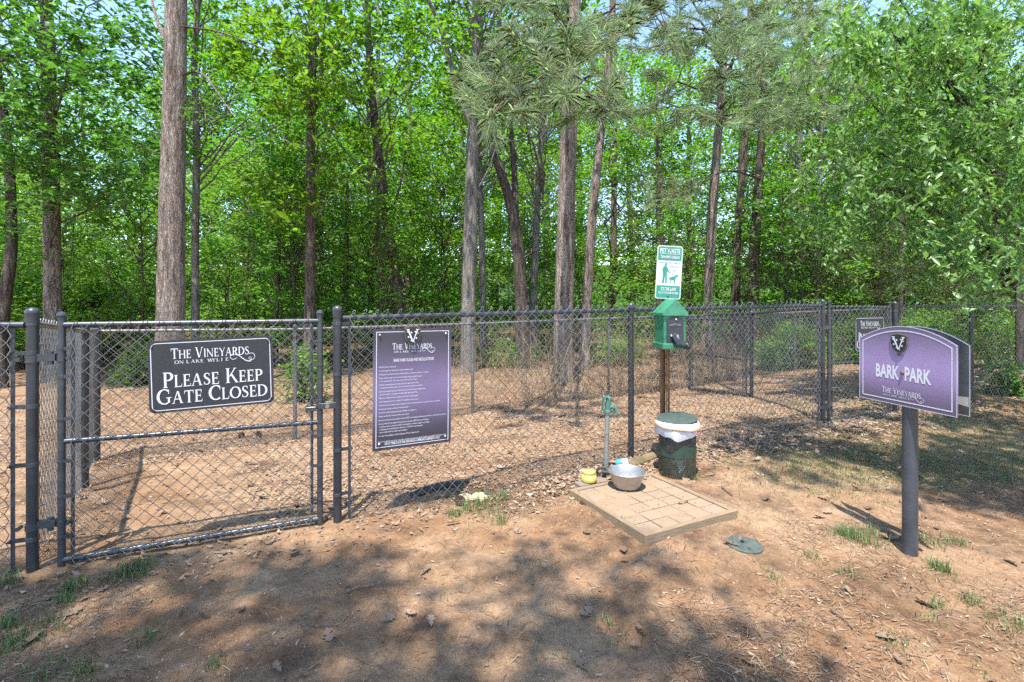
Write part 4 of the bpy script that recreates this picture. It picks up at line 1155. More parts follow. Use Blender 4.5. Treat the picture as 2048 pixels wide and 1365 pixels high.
# ------------------------------------------------------------------ pet waste station
def station():
    px, py = (1328 - 1024) / FPX * 3.90, 3.90
    az = R(5)
    root = thing('pet_waste_station', 'green pet waste bag dispenser and sign on a rusty brown post by the fence', 'waste station', (px, py, 0), (0, 0, az))
    g = gz(px, py)
    mb = MB()                                  # U-channel post: web and two flanges
    mb.box((0, 0.012, (g - 0.2 + 1.72) / 2), (0.030, 0.004, 1.72 - g + 0.2))
    for s in (-1, 1):
        mb.box((s * 0.0195, -0.0015, (g - 0.2 + 1.72) / 2), (0.005, 0.030, 1.72 - g + 0.2), Matrix.Rotation(R(-18 * s), 3, 'Z'))
        mb.box((s * 0.0305, -0.0175, (g - 0.2 + 1.72) / 2), (0.016, 0.004, 1.72 - g + 0.2))
    obj('post', mb, 'rust_brown', root)
    # dispenser: house-shaped box
    W, D = 0.168, 0.185; yf = -0.022 - D; ym = -0.022 - D / 2
    zb, ze, za = 1.018, 1.262, 1.385
    bx = obj('dispenser_box', MB().box((0, ym, (zb + 0.03 + ze) / 2), (W, D, ze - zb - 0.03), None, 0.004), 'box_green', root)
    obj('base_rim', MB().box((0, ym - 0.004, zb + 0.018), (W + 0.03, D + 0.03, 0.044), None, 0.006), 'box_green', bx)
    e = 0.012
    mb = MB().prism([(-W / 2 - e, ze + 0.001), (W / 2 + e, ze + 0.001), (W / 2 + e, ze + 0.02), (0.0, za), (-W / 2 - e, ze + 0.02)], yf - 0.016, yf + D + 0.012)
    obj('roof', mb, 'roof_green', bx)
    arch = [(-0.064, zb + 0.046), (0.064, zb + 0.046)] + [(0.064 * math.cos(R(a)), ze - 0.055 + 0.052 * math.sin(R(a))) for a in range(0, 181, 15)]
    fp = obj('face_plate', MB().prism(arch, yf - 0.006, yf + 0.002), 'plate_black', bx)
    for k, (zz, w) in enumerate(((1.192, 0.05), (1.118, 0.05))):
        mb = MB().prism([(-w, zz), (-w * 0.3, zz + 0.008), (0.0, zz + 0.012), (w * 0.4, zz + 0.006), (w, zz), (w * 0.3, zz - 0.006), (-w * 0.3, zz - 0.008)], yf - 0.0085, yf - 0.0065)
        obj('slot_tear', mb, 'bag_grey', fp)
        obj('slot', MB().prism([(-w * 0.7, zz), (0.0, zz + 0.008), (w * 0.6, zz), (0, zz - 0.005)], yf - 0.0105, yf - 0.0089), 'dark_rubber', fp)
    obj('lock', MB().lathe([(0.008, 0), (0.008, 0.006), (0.005, 0.009), (0.0005, 0.01)], (0.006, yf - 0.006, 1.232), 12, Matrix.Rotation(R(90), 3, 'X')), 'bolt_steel', fp, True)
    # bag pulled out of the lower slot
    nu, nv = 12, 9; vs = []; fs = []
    for i in range(nu):
        for j in range(nv):
            a, b = i / (nu - 1), j / (nv - 1)
            x = -0.036 + 0.072 * b + a * (0.026 + 0.030 * b)
            z = 1.120 - 0.082 * a - 0.018 * a * b + 0.007 * math.sin(b * 9 + a * 4)
            y = yf - 0.011 - 0.035 * math.sin(a * 1.9) - 0.010 * math.sin(b * 11 + a * 3) * a
            vs.append((x, y, z))
    for i in range(nu - 1):
        for j in range(nv - 1): fs.append((i * nv + j, i * nv + j + 1, (i + 1) * nv + j + 1, (i + 1) * nv + j))
    obj('waste_bag', MB().add(vs, fs), 'bag_black', bx, True)
    # notice above the box
    sg = bpy.data.objects.new('notice', None); COL.objects.link(sg); sg.parent = root
    sg.location = (0.028, -0.030, 1.592); sg.rotation_euler = (0, R(3.2), R(-4))
    X, Z = 0.099, 0.206
    pn = obj('panel', MB().prism(round_rect(-X, X, -Z, Z, 0.018), 0, 0.0025), 'print_white', sg)
    g_ = Print()
    def band(z0, z1, top):
        r = 0.013; x = X - 0.007
        if top: pts = [(-x, z0), (x, z0)] + [(x - r + r * math.cos(R(a)), z1 - r + r * math.sin(R(a))) for a in range(0, 91, 15)] + [(-x + r - r * math.sin(R(a)), z1 - r + r * math.cos(R(a))) for a in range(0, 91, 15)]
        else: pts = [(x, z1), (-x, z1)] + [(-x + r - r * math.cos(R(a)), z0 + r - r * math.sin(R(a))) for a in range(0, 91, 15)] + [(x - r + r * math.sin(R(a)), z0 + r - r * math.cos(R(a))) for a in range(0, 91, 15)]
        g_.poly(pts, 0.0008)
    band(0.092, Z - 0.007, True); band(-Z + 0.007, -0.102, False)
    g_.sans('LEASH-CURB AND CLEAN UP', -0.082, 0.084, 0.068, 0.082, 0.006); g_.sans('AFTER YOUR', 0.0, 0.075, 0.036, 0.050, 0.006); g_.sans('PET', 0.032, 0.054, 0.008, 0.022, 0.006)
    man = [(-0.052, -0.084), (-0.036, -0.084), (-0.030, -0.02), (-0.026, -0.084), (-0.010, -0.084), (-0.014, -0.076), (-0.016, 0.0), (-0.016, 0.012), (0.002, -0.004), (0.006, -0.001), (-0.010, 0.026), (-0.016, 0.042), (-0.024, 0.045), (-0.026, 0.05), (-0.019, 0.056), (-0.020, 0.066), (-0.028, 0.07), (-0.036, 0.066), (-0.036, 0.054), (-0.040, 0.046), (-0.050, 0.036), (-0.052, 0.012), (-0.047, -0.01), (-0.050, -0.07)]
    g_.poly(man)
    dog = [(0.012, -0.084), (0.018, -0.084), (0.018, -0.066), (0.026, -0.056), (0.040, -0.058), (0.044, -0.084), (0.050, -0.084), (0.052, -0.05), (0.058, -0.034), (0.066, -0.030), (0.074, -0.024), (0.070, -0.018), (0.062, -0.012), (0.054, -0.018), (0.048, -0.028), (0.024, -0.032), (0.012, -0.036), (0.004, -0.044), (-0.002, -0.056), (0.004, -0.058), (0.012, -0.048), (0.014, -0.06)]
    g_.poly(dog)
    g_.ribbon([(0.004, -0.002), (0.022, -0.012), (0.052, -0.022)], 0.0022)
    obj('green_print', g_.mb, 'sign_green', pn)
    w_ = Print()
    w_.sans('PET WASTE', -0.078, 0.078, 0.149, 0.184, 0.022, 0.0024); w_.poly([(-0.078, 0.141), (0.078, 0.141), (0.078, 0.144), (-0.078, 0.144)], 0.0024)
    w_.sans('TRANSMITS DISEASE', -0.074, 0.076, 0.108, 0.129, 0.014, 0.0024)
    obj('heading_print', w_.mb, 'print_white', pn); w_ = Print()
    w_.sans("IT'S THE LAW!", -0.056, 0.060, -0.143, -0.117, 0.02, 0.0024); w_.sans('$25.00 TO $100.00 FINE', -0.076, 0.078, -0.167, -0.150, 0.012, 0.0024)
    obj('footer_print', w_.mb, 'print_white', pn)
    for z in (0.176, -0.185):
        obj('bolt', MB().lathe([(0.0055, 0), (0.0055, 0.005), (0.0005, 0.006)], (0.0, 0, z), 8, Matrix.Rotation(R(90), 3, 'X')), 'dark_rubber', pn, True)
station()

def trash_can():
    c = at_z(1354.5, 955, 0.055)
    root = thing('trash_can', 'round perforated green litter bin with a white liner bag and flat lid', 'trash can', (c.x, c.y, 0.05), (0, 0, R(20)))
    r, h = 0.133, 0.415
    nx_, nz_ = 58, 30
    vs = []; fs = []
    def pt(a, z, rr=r): return (rr * math.cos(a), rr * math.sin(a), z)
    da = 2 * math.pi / nx_; dz = h / nz_
    for i in range(nx_):
        for j in range(nz_):
            off = 0.5 * (j % 2)
            a0, z0 = (i + off) * da, j * dz
            k = len(vs)
            vs += [pt(a0, z0), pt(a0 + da, z0), pt(a0 + da, z0 + dz), pt(a0, z0 + dz)]
            hr = 0.31
            ca, cz = a0 + da / 2, z0 + dz / 2
            vs += [pt(ca + hr * da * math.cos(R(q)), cz + hr * dz * math.sin(R(q))) for q in (225, 270, 315, 0, 45, 90, 135, 180)]
            fs += [(k, k + 1, k + 6, k + 5, k + 4), (k + 1, k + 2, k + 8, k + 7, k + 6), (k + 2, k + 3, k + 10, k + 9, k + 8), (k + 3, k, k + 4, k + 11, k + 10)]
    sh = obj('shell', MB().add(vs, fs), 'can_green', root)
    obj('rim', MB().lathe([(r - 0.004, h - 0.012), (r + 0.005, h - 0.012), (r + 0.005, h + 0.004), (r - 0.004, h + 0.004)], (0, 0, 0), 36, close=True), 'can_green', sh, True)
    obj('rim', MB().lathe([(r - 0.004, 0.0), (r + 0.003, 0.0), (r + 0.003, 0.008), (r - 0.004, 0.008)], (0, 0, 0), 36, close=True), 'can_green', sh, True)
    # plain green band with a torn upper edge, facing the camera
    n = 30; vs = []; fs = []
    for i in range(n + 1):
        a = R(170 + 180 * i / n); t = i / n
        top = 0.245 + 0.03 * math.sin(t * 7.5 + 3.6) + 0.012 * math.sin(t * 19)
        vs += [((r + 0.003) * math.cos(a), (r + 0.003) * math.sin(a), 0.182), ((r + 0.003) * math.cos(a), (r + 0.003) * math.sin(a), top)]
    for i in range(n): fs.append((2 * i, 2 * i + 2, 2 * i + 3, 2 * i + 1))
    obj('band', MB().add(vs, fs), 'band_green', root, True)
    obj('inner_bag', MB().lathe([(0.0005, 0.03), (0.085, 0.04), (0.105, 0.1), (0.108, 0.2), (0.112, 0.3), (0.12, 0.40)], (0, 0, 0), 24), 'bag_grey', root, True)
    obj('paper_scrap', MB().add([((r - 0.012) * math.cos(R(a)), (r - 0.012) * math.sin(R(a)), z) for a, z in ((226, 0.185), (268, 0.185), (256, 0.11), (240, 0.075))], [(0, 1, 2, 3)]), 'bag_white', root)
    # liner folded over the rim
    n, m = 72, 9; vs = []; fs = []
    for i in range(n):
        a = 2 * math.pi * i / n
        hang = 0.045 + 0.040 * math.cos(a - R(205)) + 0.014 * math.sin(3 * a + 1) + 0.005 * math.sin(8 * a)
        fold = 0.006 * math.sin(5 * a + 1) + 0.003 * math.sin(13 * a) + 0.002 * math.sin(29 * a + 1)
        for j in range(m):
            t = j / (m - 1)
            if t < 0.3: rr, z = r - 0.012 + 0.03 * t / 0.3, h - 0.01 + 0.03 * math.sin(t / 0.3 * 1.57)
            else:
                q = (t - 0.3) / 0.7
                rr, z = r + 0.018 + 0.008 * math.sin(q * 3.0) + fold * q, h + 0.02 - (hang + 0.03) * q
            vs.append((rr * math.cos(a), rr * math.sin(a), z + 0.0025 * math.sin(9 * a) * t))
    for i in range(n):
        i2 = (i + 1) % n
        for j in range(m - 1): fs.append((i * m + j, i2 * m + j, i2 * m + j + 1, i * m + j + 1))
    lb = obj('liner_bag', MB().add(vs, fs), 'bag_white', root, True)
    obj('drawstring', MB().tube([((r + 0.028) * math.cos(R(a)), (r + 0.028) * math.sin(R(a)), h - 0.045 + 0.004 * math.sin(a * 0.1)) for a in range(272, 320, 8)], 0.004, 6), 'tie_red', lb, True)
    pts = [((r + 0.028) * math.cos(R(a)), (r + 0.028) * math.sin(R(a)), h - 0.012 - 0.012 * math.cos(R(a - 270)) + 0.003 * math.sin(R(a * 5))) for a in range(0, 361, 8)]
    obj('rope', MB().tube(pts, 0.0065, 7, False), 'rope_tan', root, True)
    tilt = Matrix.Rotation(R(3), 3, 'X') @ Matrix.Rotation(R(-5), 3, 'Y')
    obj('lid', MB().lathe([(0.0005, 0.0), (r + 0.004, 0.0), (r + 0.014, 0.004), (r + 0.014, 0.010), (r - 0.005, 0.016), (0.0005, 0.020)], (0, 0.004, h + 0.024), 36, tilt), 'lid_green', root, True)
trash_can()

# ------------------------------------------------------------------ small things on the ground
def meter_lid():
    p = on_ground(1489, 1091)
    root = thing('meter_lid', 'round green plastic valve box lid set in the dirt', 'valve cover', (p.x, p.y, p.z + 0.003), (R(1), R(1.5), 0.3))
    obj('cover', MB().lathe([(0.094, -0.03), (0.094, 0.004), (0.090, 0.0075), (0.078, 0.0078), (0.076, 0.0062), (0.0005, 0.0066)], (0, 0, 0), 40), 'meter_green', root, True)
    obj('pull_hole', MB().lathe([(0.0075, 0.0069), (0.0055, 0.0075), (0.0005, 0.0074)], (-0.018, -0.052, 0), 12), 'dark_rubber', root)
    obj('moulded_bar', MB().box((0, 0.02, 0.0085), (0.06, 0.01, 0.004), None, 0.001), 'meter_green', root)
meter_lid()
def lump(mb, c, s, seed, n=10, m=7):
    rng = random.Random(seed); ph = [rng.uniform(0, 6) for _ in range(6)]
    vs = []; fs = []
    for j in range(m + 1):
        th = math.pi * j / m
        for i in range(n):
            a = 2 * math.pi * i / n
            k = 1 + 0.16 * math.sin(2 * a + ph[0]) * math.sin(th) + 0.10 * math.sin(3 * a + 2 * th + ph[1]) + 0.07 * math.sin(5 * a - 3 * th + ph[2])
            vs.append((c[0] + s[0] * k * math.sin(th) * math.cos(a), c[1] + s[1] * k * math.sin(th) * math.sin(a), c[2] + s[2] * k * math.cos(th)))
    for j in range(m):
        for i in range(n):
            i2 = (i + 1) % n
            fs.append((j * n + i, (j + 1) * n + i, (j + 1) * n + i2, j * n + i2))
    return mb.add(vs, fs)
for u, v, s, lab, sd in ((931, 1003, (0.046, 0.04, 0.036), 'pale stone beside a pine cone at the foot of the front fence', 3), (957, 1001, (0.05, 0.042, 0.034), 'pale rounded stone behind the grass tuft at the front fence', 8), (1165, 947, (0.022, 0.018, 0.018), 'little pale stone behind the yellow tub', 12)):
    p = on_ground(u, v)
    o = obj('stone', lump(MB(), (0, 0, s[2] * 0.45), s, sd, 12, 8), 'stone_pale', None, False); o.location = (p.x, p.y, p.z)
    tag(o, lab, 'stone')
def cone_mesh():
    vs = []; fs = []
    for k in range(64):
        t = k / 63; a = k * 2.399
        r = 0.006 + 0.022 * math.sin(math.pi * (0.12 + 0.8 * t)); z = -0.035 + 0.07 * t
        d = Vector((math.cos(a), math.sin(a), 0.35)); s = Vector((-math.sin(a), math.cos(a), 0))
        b = Vector((0, 0, z)); e = b + d * (r + 0.008)
        i = len(vs)
        vs += [b - s * 0.004, b + s * 0.004, e + s * 0.006, e + Vector((0, 0, 0.005)), e - s * 0.006]
        fs += [(i, i + 1, i + 2, i + 3), (i, i + 3, i + 4)]
    return MB().add(vs, fs).lathe([(0.0005, -0.036), (0.009, -0.02), (0.009, 0.02), (0.0005, 0.036)], (0, 0, 0), 8)
cone0 = None
def cone(p, rot, lab):
    global cone0
    if cone0 is None: o = cone0 = obj('pine_cone', cone_mesh(), 'cone_brown')
    else: o = cone0.copy(); COL.objects.link(o)
    o.location = p; o.rotation_euler = rot
    return tag(o, lab, 'pine cone', 'pine cones')
for u, v, lab in ((920, 1009, 'pine cone leaning on the pale stone at the front fence'), (483, 876, 'left pine cone of two on the ground behind the left gate'), (519, 874, 'right pine cone of two on the ground behind the left gate')):
    p = on_ground(u, v); cone((p.x, p.y, p.z + 0.024), (R(70), R(20), RNG.uniform(0, 6)), lab)
def stick(pix, r, lab, lift=0.012):
    pts = []
    for i, (u, v) in enumerate(pix):
        q = on_ground(u, v); pts.append((q.x, q.y, q.z + lift + RNG.uniform(0, 0.004)))
    o = obj('stick', MB().tube(pts, [r * (1 - 0.5 * i / len(pts)) for i in range(len(pts))], 6), 'twig_brown', None, True)
    tag(o, lab, 'stick')
stick([(186, 983), (225, 976), (262, 964), (300, 955), (330, 951)], 0.011, 'crooked stick on the dirt behind the left gate')
stick([(1443, 977), (1452, 984), (1466, 995)], 0.006, 'short dark stick on the dirt right of the paver pad')
stick([(1660, 1225), (1690, 1245), (1705, 1262)], 0.005, 'thin stick on the dirt below the park sign')
stick([(690, 1190), (715, 1180), (748, 1175)], 0.006, 'thin stick on the dirt path below the rules sign')
stick([(355, 1238), (365, 1222)], 0.008, 'stubby stick on the dirt path in front of the left gate')
def edging():
    pts = [on_ground(u, v) for u, v in ((826, 996), (850, 988), (880, 980), (908, 973), (938, 966))]
    o = thing('plastic_edging', 'scrap of black plastic poking out under the front fence', 'plastic edging', tuple(pts[2]))
    vs = []; fs = []
    for i, p in enumerate(pts):
        q = p - pts[2]; h = 0.042 * math.sin(math.pi * (0.12 + 0.76 * i / 4))
        d = Vector((FN[0], FN[1], 0))
        vs += [q - d * 0.01 + Vector((0, 0, -0.02)), q - d * 0.012 + Vector((0, 0, h * 0.55)), q + d * 0.02 + Vector((0, 0, h)), q + d * 0.06 + Vector((0, 0, h * 0.8)), q + d * 0.09 + Vector((0, 0, -0.03))]
    for i in range(4):
        for j in range(4): fs.append((i * 5 + j, (i + 1) * 5 + j, (i + 1) * 5 + j + 1, i * 5 + j + 1))
    obj('sheet', MB().add(vs, fs), 'dark_rubber', o, True)
edging()
# ------------------------------------------------------------------ vegetation
leaf_mat('leaf_wood', (0.055, 0.130, 0.012), (0.122, 0.250, 0.022), (0.235, 0.385, 0.048), 0.5)
leaf_mat('leaf_bright', (0.075, 0.165, 0.018), (0.135, 0.265, 0.035), (0.23, 0.36, 0.07), 0.52)
leaf_mat('leaf_oak', (0.045, 0.125, 0.024), (0.085, 0.205, 0.040), (0.15, 0.29, 0.075), 0.42)
leaf_mat('leaf_cherry', (0.085, 0.18, 0.045), (0.175, 0.30, 0.095), (0.31, 0.43, 0.19), 0.42, 0.36)
leaf_mat('leaf_cedar', (0.030, 0.058, 0.018), (0.065, 0.105, 0.028), (0.14, 0.165, 0.05), 0.25)
leaf_mat('needle_pine', (0.28, 0.40, 0.20), (0.44, 0.55, 0.33), (0.60, 0.67, 0.48), 0.55, 0.32, tcol=(0.95, 1.05, 0.75))
leaf_mat('leaf_shade', (0.03, 0.09, 0.015), (0.06, 0.16, 0.02), (0.1, 0.22, 0.03), 0.25)
bark_mat('bark_pine', (0.12, 0.09, 0.072), (0.32, 0.255, 0.21), (0.49, 0.415, 0.35), 14, 0.16)
bark_mat('bark_brown', (0.075, 0.055, 0.042), (0.195, 0.148, 0.115), (0.33, 0.265, 0.21), 18, 0.15)
bark_mat('bark_grey', (0.110, 0.097, 0.083), (0.231, 0.209, 0.182), (0.385, 0.363, 0.319), 16, 0.2, 0.6)
bark_mat('bark_dark', (0.054, 0.043, 0.036), (0.135, 0.108, 0.089), (0.243, 0.203, 0.169), 18, 0.15)

def leaf_cloud(C, L, W, rng, droop=0.0, flat=0.6, spread=0.3, tilt=None):
    """rhombic leaves, folded along the midrib; returns V (4n,3), F (2n,3)"""
    n = len(C)
    a = rng.uniform(0, 2 * np.pi, n)
    d = np.stack([np.cos(a), np.sin(a), rng.normal(-droop, spread, n)], 1); d /= np.linalg.norm(d, axis=1)[:, None]
    up = np.stack([rng.normal(0, flat, n), rng.normal(0, flat, n), np.ones(n)], 1)
    if tilt is not None: up = up + tilt
    s = np.cross(d, up); s /= np.linalg.norm(s, axis=1)[:, None] + 1e-9
    nn = np.cross(s, d)
    k = np.exp(rng.normal(0, 0.28, n))
    l = (L * k)[:, None]; w = (W * k * rng.uniform(0.75, 1.15, n))[:, None]
    fold = nn * w * 0.22
    V = np.stack([C - d * l * 0.5, C + s * w * 0.5 + fold - d * l * 0.05, C + d * l * 0.5, C - s * w * 0.5 + fold - d * l * 0.05], 1).reshape(-1, 3)
    k = np.arange(n)[:, None] * 4
    return V, np.concatenate([k + np.array([0, 1, 2]), k + np.array([0, 2, 3])])

def tubes_np(paths, radii, sides=4):
    """many thin tubes (all with the same number of points); paths (n,k,3), radii (n,k)"""
    n, k, _ = paths.shape
    d = np.gradient(paths, axis=1); d /= np.linalg.norm(d, axis=2)[..., None] + 1e-9
    ref = np.where(np.abs(d[..., 2:3]) > 0.9, np.array([1.0, 0, 0]), np.array([0, 0, 1.0]))
    a = np.cross(d, ref); a /= np.linalg.norm(a, axis=2)[..., None] + 1e-9
    b = np.cross(d, a)
    rings = np.stack([paths + (a * math.cos(2 * math.pi * q / sides) + b * math.sin(2 * math.pi * q / sides)) * radii[..., None] for q in range(sides)], 2)
    base = (np.arange(n)[:, None] * k + np.arange(k - 1)[None, :]) * sides
    F = [np.stack([base + q, base + (q + 1) % sides, base + sides + (q + 1) % sides, base + sides + q], -1).reshape(-1, 4) for q in range(sides)]
    return rings.reshape(-1, 3), np.concatenate(F)
def curve_paths(A, B, k, rng, sag=0.15, wob=0.06):
    """curved links from A (n,3) to B (n,3)"""
    n = len(A); t = np.linspace(0, 1, k)[None, :, None]
    ln = np.linalg.norm(B - A, axis=1)[:, None, None]
    P = A[:, None, :] * (1 - t) + B[:, None, :] * t
    P = P + np.array([0, 0, 1.0]) * (sag * ln * 4 * t * (1 - t))
    w = rng.normal(0, wob, (n, k, 3)) * ln; w[:, 0] = 0; w[:, -1] = 0
    return P + w

def trunk_mesh(name, pts, rad, mat, sides=16, rough=0.06, seed=0, flare=1.35, step=0.12):
    """tapered trunk along pts with uneven bark outline and a flared foot"""
    rng = np.random.default_rng(seed)
    pts = np.array(pts, float); rad = np.array(rad, float)
    seg = np.concatenate([[0], np.cumsum(np.linalg.norm(np.diff(pts, axis=0), axis=1))])
    m = max(6, int(seg[-1] / step)); s = np.linspace(0, seg[-1], m)
    # smooth the path a little
    C = np.stack([np.interp(s, seg, pts[:, i]) for i in range(3)], 1)
    for _ in range(int(0.5 / step) + 1):
        C[1:-1] = (C[:-2] + 2 * C[1:-1] + C[2:]) / 4
    r = np.interp(s, seg, rad) * (1 + (flare - 1) * np.exp(-s / 0.22))
    a = np.linspace(0, 2 * np.pi, sides, endpoint=False)
    rr = r[:, None] * (1 + rough * 0.8 * vnoise(np.cos(a)[None, :] * 1.6 + seed, s[:, None] * 1.3 + np.sin(a)[None, :] * 1.6, seed) + rough * 1.1 * vnoise(np.cos(a)[None, :] * 3.4 + seed + s[:, None] * 4.7, np.sin(a)[None, :] * 3.4 + s[:, None] * 7.1, seed + 2))
    V = np.stack([C[:, None, 0] + rr * np.cos(a), C[:, None, 1] + rr * np.sin(a), np.repeat(C[:, 2:3], sides, 1)], -1).reshape(-1, 3)
    i = (np.arange(m - 1)[:, None] * sides + np.arange(sides)[None, :]).ravel(); j = (np.arange(m - 1)[:, None] * sides + (np.arange(sides)[None, :] + 1) % sides).ravel()
    return raw_mesh(name, V, np.stack([i, j, j + sides, i + sides], 1), mat, True)

def crown_geo(seed, rx, z0, z1, nclus, per, L, W, clus=0.5, droop=0.15, top_bias=0.85):
    """leaf clusters spread through an uneven crown round the z axis; returns leaves and limb tubes"""
    rng = np.random.default_rng(seed)
    h = rng.uniform(0, 1, nclus) ** top_bias
    prof = np.sqrt(np.clip(np.sin(np.pi * (0.10 + 0.84 * h)), 0.02, 1))
    a = rng.uniform(0, 2 * np.pi, nclus)
    lob = 1 + 0.28 * np.sin(2 * a + seed) + 0.2 * np.sin(3 * a + 5 * h + seed * 2)
    r = rx * prof * lob * np.sqrt(rng.uniform(0.04, 1, nclus))
    c = np.stack([r * np.cos(a), r * np.sin(a), z0 + (z1 - z0) * h], 1)
    cs = clus * rng.uniform(0.6, 1.3, nclus)
    C = (c[:, None, :] + rng.normal(0, 1, (nclus, per, 3)) * cs[:, None, None] * np.array([1, 1, 0.42]) * 0.62).reshape(-1, 3)
    tl = np.repeat(rng.normal(0, 0.45, (nclus, 3)) * np.array([1, 1, 0]) + np.array([0, -0.25, 0]), per, 0)
    V, F = leaf_cloud(C, L, W, rng, droop, 0.38, 0.3, tl)
    k = min(nclus, 46)
    A = np.stack([np.zeros(k), np.zeros(k), np.maximum(z0 * 0.55, c[:k, 2] - r[:k] * 0.7 - 0.3)], 1)
    P = curve_paths(A, c[:k], 7, rng, 0.10, 0.035)
    ln = np.linalg.norm(c[:k] - A, axis=1)
    rad = (0.006 + 0.0065 * ln)[:, None] * np.linspace(1, 0.3, 7)[None, :]
    VL, FL = tubes_np(P, rad, 5)
    return V, F, VL, FL

# ---- shared prototypes for the trees of the wood
PROTO = {}
def proto(key, seed, height, r0, rx, z0, z1, ncl, per, L, W, bark, leaf, clus=0.5):
    V, F, VL, FL = crown_geo(seed, rx, z0, z1, ncl, per, L, W, clus)
    rng = np.random.default_rng(seed + 50)
    zz = np.linspace(-0.3, height, 8)
    pts = np.stack([np.cumsum(rng.normal(0, 0.05, 8)), np.cumsum(rng.normal(0, 0.05, 8)), zz], 1); pts[:2, :2] = 0
    PROTO[key] = (trunk_mesh('trunk', pts, np.linspace(r0, r0 * 0.25, 8), bark, 10, 0.05, seed, 1.3, 0.3),
                  raw_mesh('limbs', VL, FL, bark, True), raw_mesh('crown', V, F, leaf))
for i in range(4): proto(('tall', i), 100 + i, 13.0, 0.13 + 0.02 * i, 2.7 + 0.2 * i, 2.6 - 0.4 * i, 11.0, 92, 66, 0.125, 0.088, ('bark_grey', 'bark_dark', 'bark_brown', 'bark_grey')[i], 'leaf_wood', 0.55)
for i in range(3): proto(('skirt', i), 120 + i, 8.5, 0.10, 2.4, 0.5, 8.0, 100, 66, 0.12, 0.084, ('bark_dark', 'bark_grey', 'bark_brown')[i], ('leaf_wood', 'leaf_bright', 'leaf_wood')[i], 0.5)
for i in range(3): proto(('sapling', i), 140 + i, 4.2, 0.028, 1.25, 0.35, 4.6, 85, 50, 0.09, 0.06, 'bark_brown', ('leaf_wood', 'leaf_bright', 'leaf_bright')[i], 0.36)
for i in range(4): proto(('top', i), 160 + i, 6.0, 0.05, 2.2, 3.4, 8.6, 46, 50, 0.12, 0.08, 'bark_grey', 'leaf_wood', 0.5)
def wood_tree(key, x, y, sc, rz, name, label, group):
    root = thing(name, label, 'tree', (x, y, gz(x, y) - 0.05), (0, 0, rz), group)
    root.scale = (sc, sc, sc * random.uniform(0.92, 1.1))
    for nm, me in zip(('trunk', 'limbs', 'crown'), PROTO[key]): link(nm, me, root)
    return root

rng = np.random.default_rng(77)
placed = []; ROW = []
def far_enough(x, y, dmin):
    for a, b in placed:
        if (a - x) ** 2 + (b - y) ** 2 < dmin * dmin: return False
    placed.append((x, y)); return True
# rows of the wood, front to back
for (d0, d1, n, kinds, smin, smax, dmin, nm, lab, grp) in (
        (11.3, 15.5, 24, ('sapling',), 0.7, 1.2, 1.2, 'sapling', 'leafy sapling in the understorey at the front of the wood', 'saplings of the understorey'),
        (14.5, 21.0, 21, ('tall', 'skirt', 'skirt'), 0.8, 1.15, 2.0, 'woodland_tree', 'slender leafy tree in the middle of the wood', 'trees in the middle of the wood'),
        (21.0, 31.0, 24, ('skirt', 'tall', 'skirt'), 1.0, 1.5, 2.6, 'woodland_tree', 'leafy tree deep in the wood', 'trees deep in the wood'),
        (31.0, 46.0, 30, ('skirt', 'tall'), 1.5, 2.1, 3.6, 'woodland_tree', 'leafy tree at the far back of the wood', 'trees at the far back of the wood')):
    k = 0; tries = 0
    while k < n and tries < 4000:
        tries += 1
        y = rng.uniform(d0, d1); u = rng.uniform(-160, 2210)
        x = (u - 1024) / FPX * y
        if not far_enough(x, y, dmin): continue
        kd = kinds[int(rng.integers(len(kinds)))]
        idx = int(rng.integers(4 if kd == 'tall' else 3))
        o = wood_tree((kd, idx), x, y, rng.uniform(smin, smax), rng.uniform(0, 6.28), nm, lab, grp)
        if d1 < 22: ROW.append((u, y, o, 'sapling' if nm == 'sapling' else 'tree'))
        k += 1
MARKS = [(-400, 'the left edge'), (20, 'the crooked tree'), (103, 'the brown oak'), (345, 'the big pine'), (392, 'the pale trunk beside it'), (620, 'the hickory'), (775, 'the dark leaning tree'), (942, 'the grey forking tree'), (1035, 'the bent dark tree'), (1135, 'the shaggy pine'), (1190, 'the leaning pine'), (1425, 'the slim pine'), (1512, 'the dark pine'), (1635, 'the mottled trunk'), (1760, 'the dim trunk'), (2034, 'the drooping tree'), (2600, 'the right edge')]
cells = {}
for u, y, o, kd in ROW:
    i = max(j for j in range(len(MARKS)) if MARKS[j][0] <= u)
    cells.setdefault((i, kd), []).append((u, y, o))
ORD = ['first', 'second', 'third', 'fourth', 'fifth', 'sixth', 'seventh', 'eighth']
for (i, kd), lst in cells.items():
    lst.sort(key=lambda q: q[0])
    a, b = MARKS[i][1], MARKS[i + 1][1]
    where = ('left of ' + b) if i == 0 else ('right of ' + a) if i == len(MARKS) - 2 else ('between %s and %s' % (a, b))
    if 'beside it' in where: where = where.replace('the pale trunk beside it', 'the pale slender trunk')
    kind = 'leafy sapling' if kd == 'sapling' else 'woodland tree'
    for j, (u, y, o) in enumerate(lst):
        o['label'] = (('%s behind, %s' % (kind, where)) if len(lst) == 1 else ('%s %s from the left %s' % (ORD[j], kind, where)))

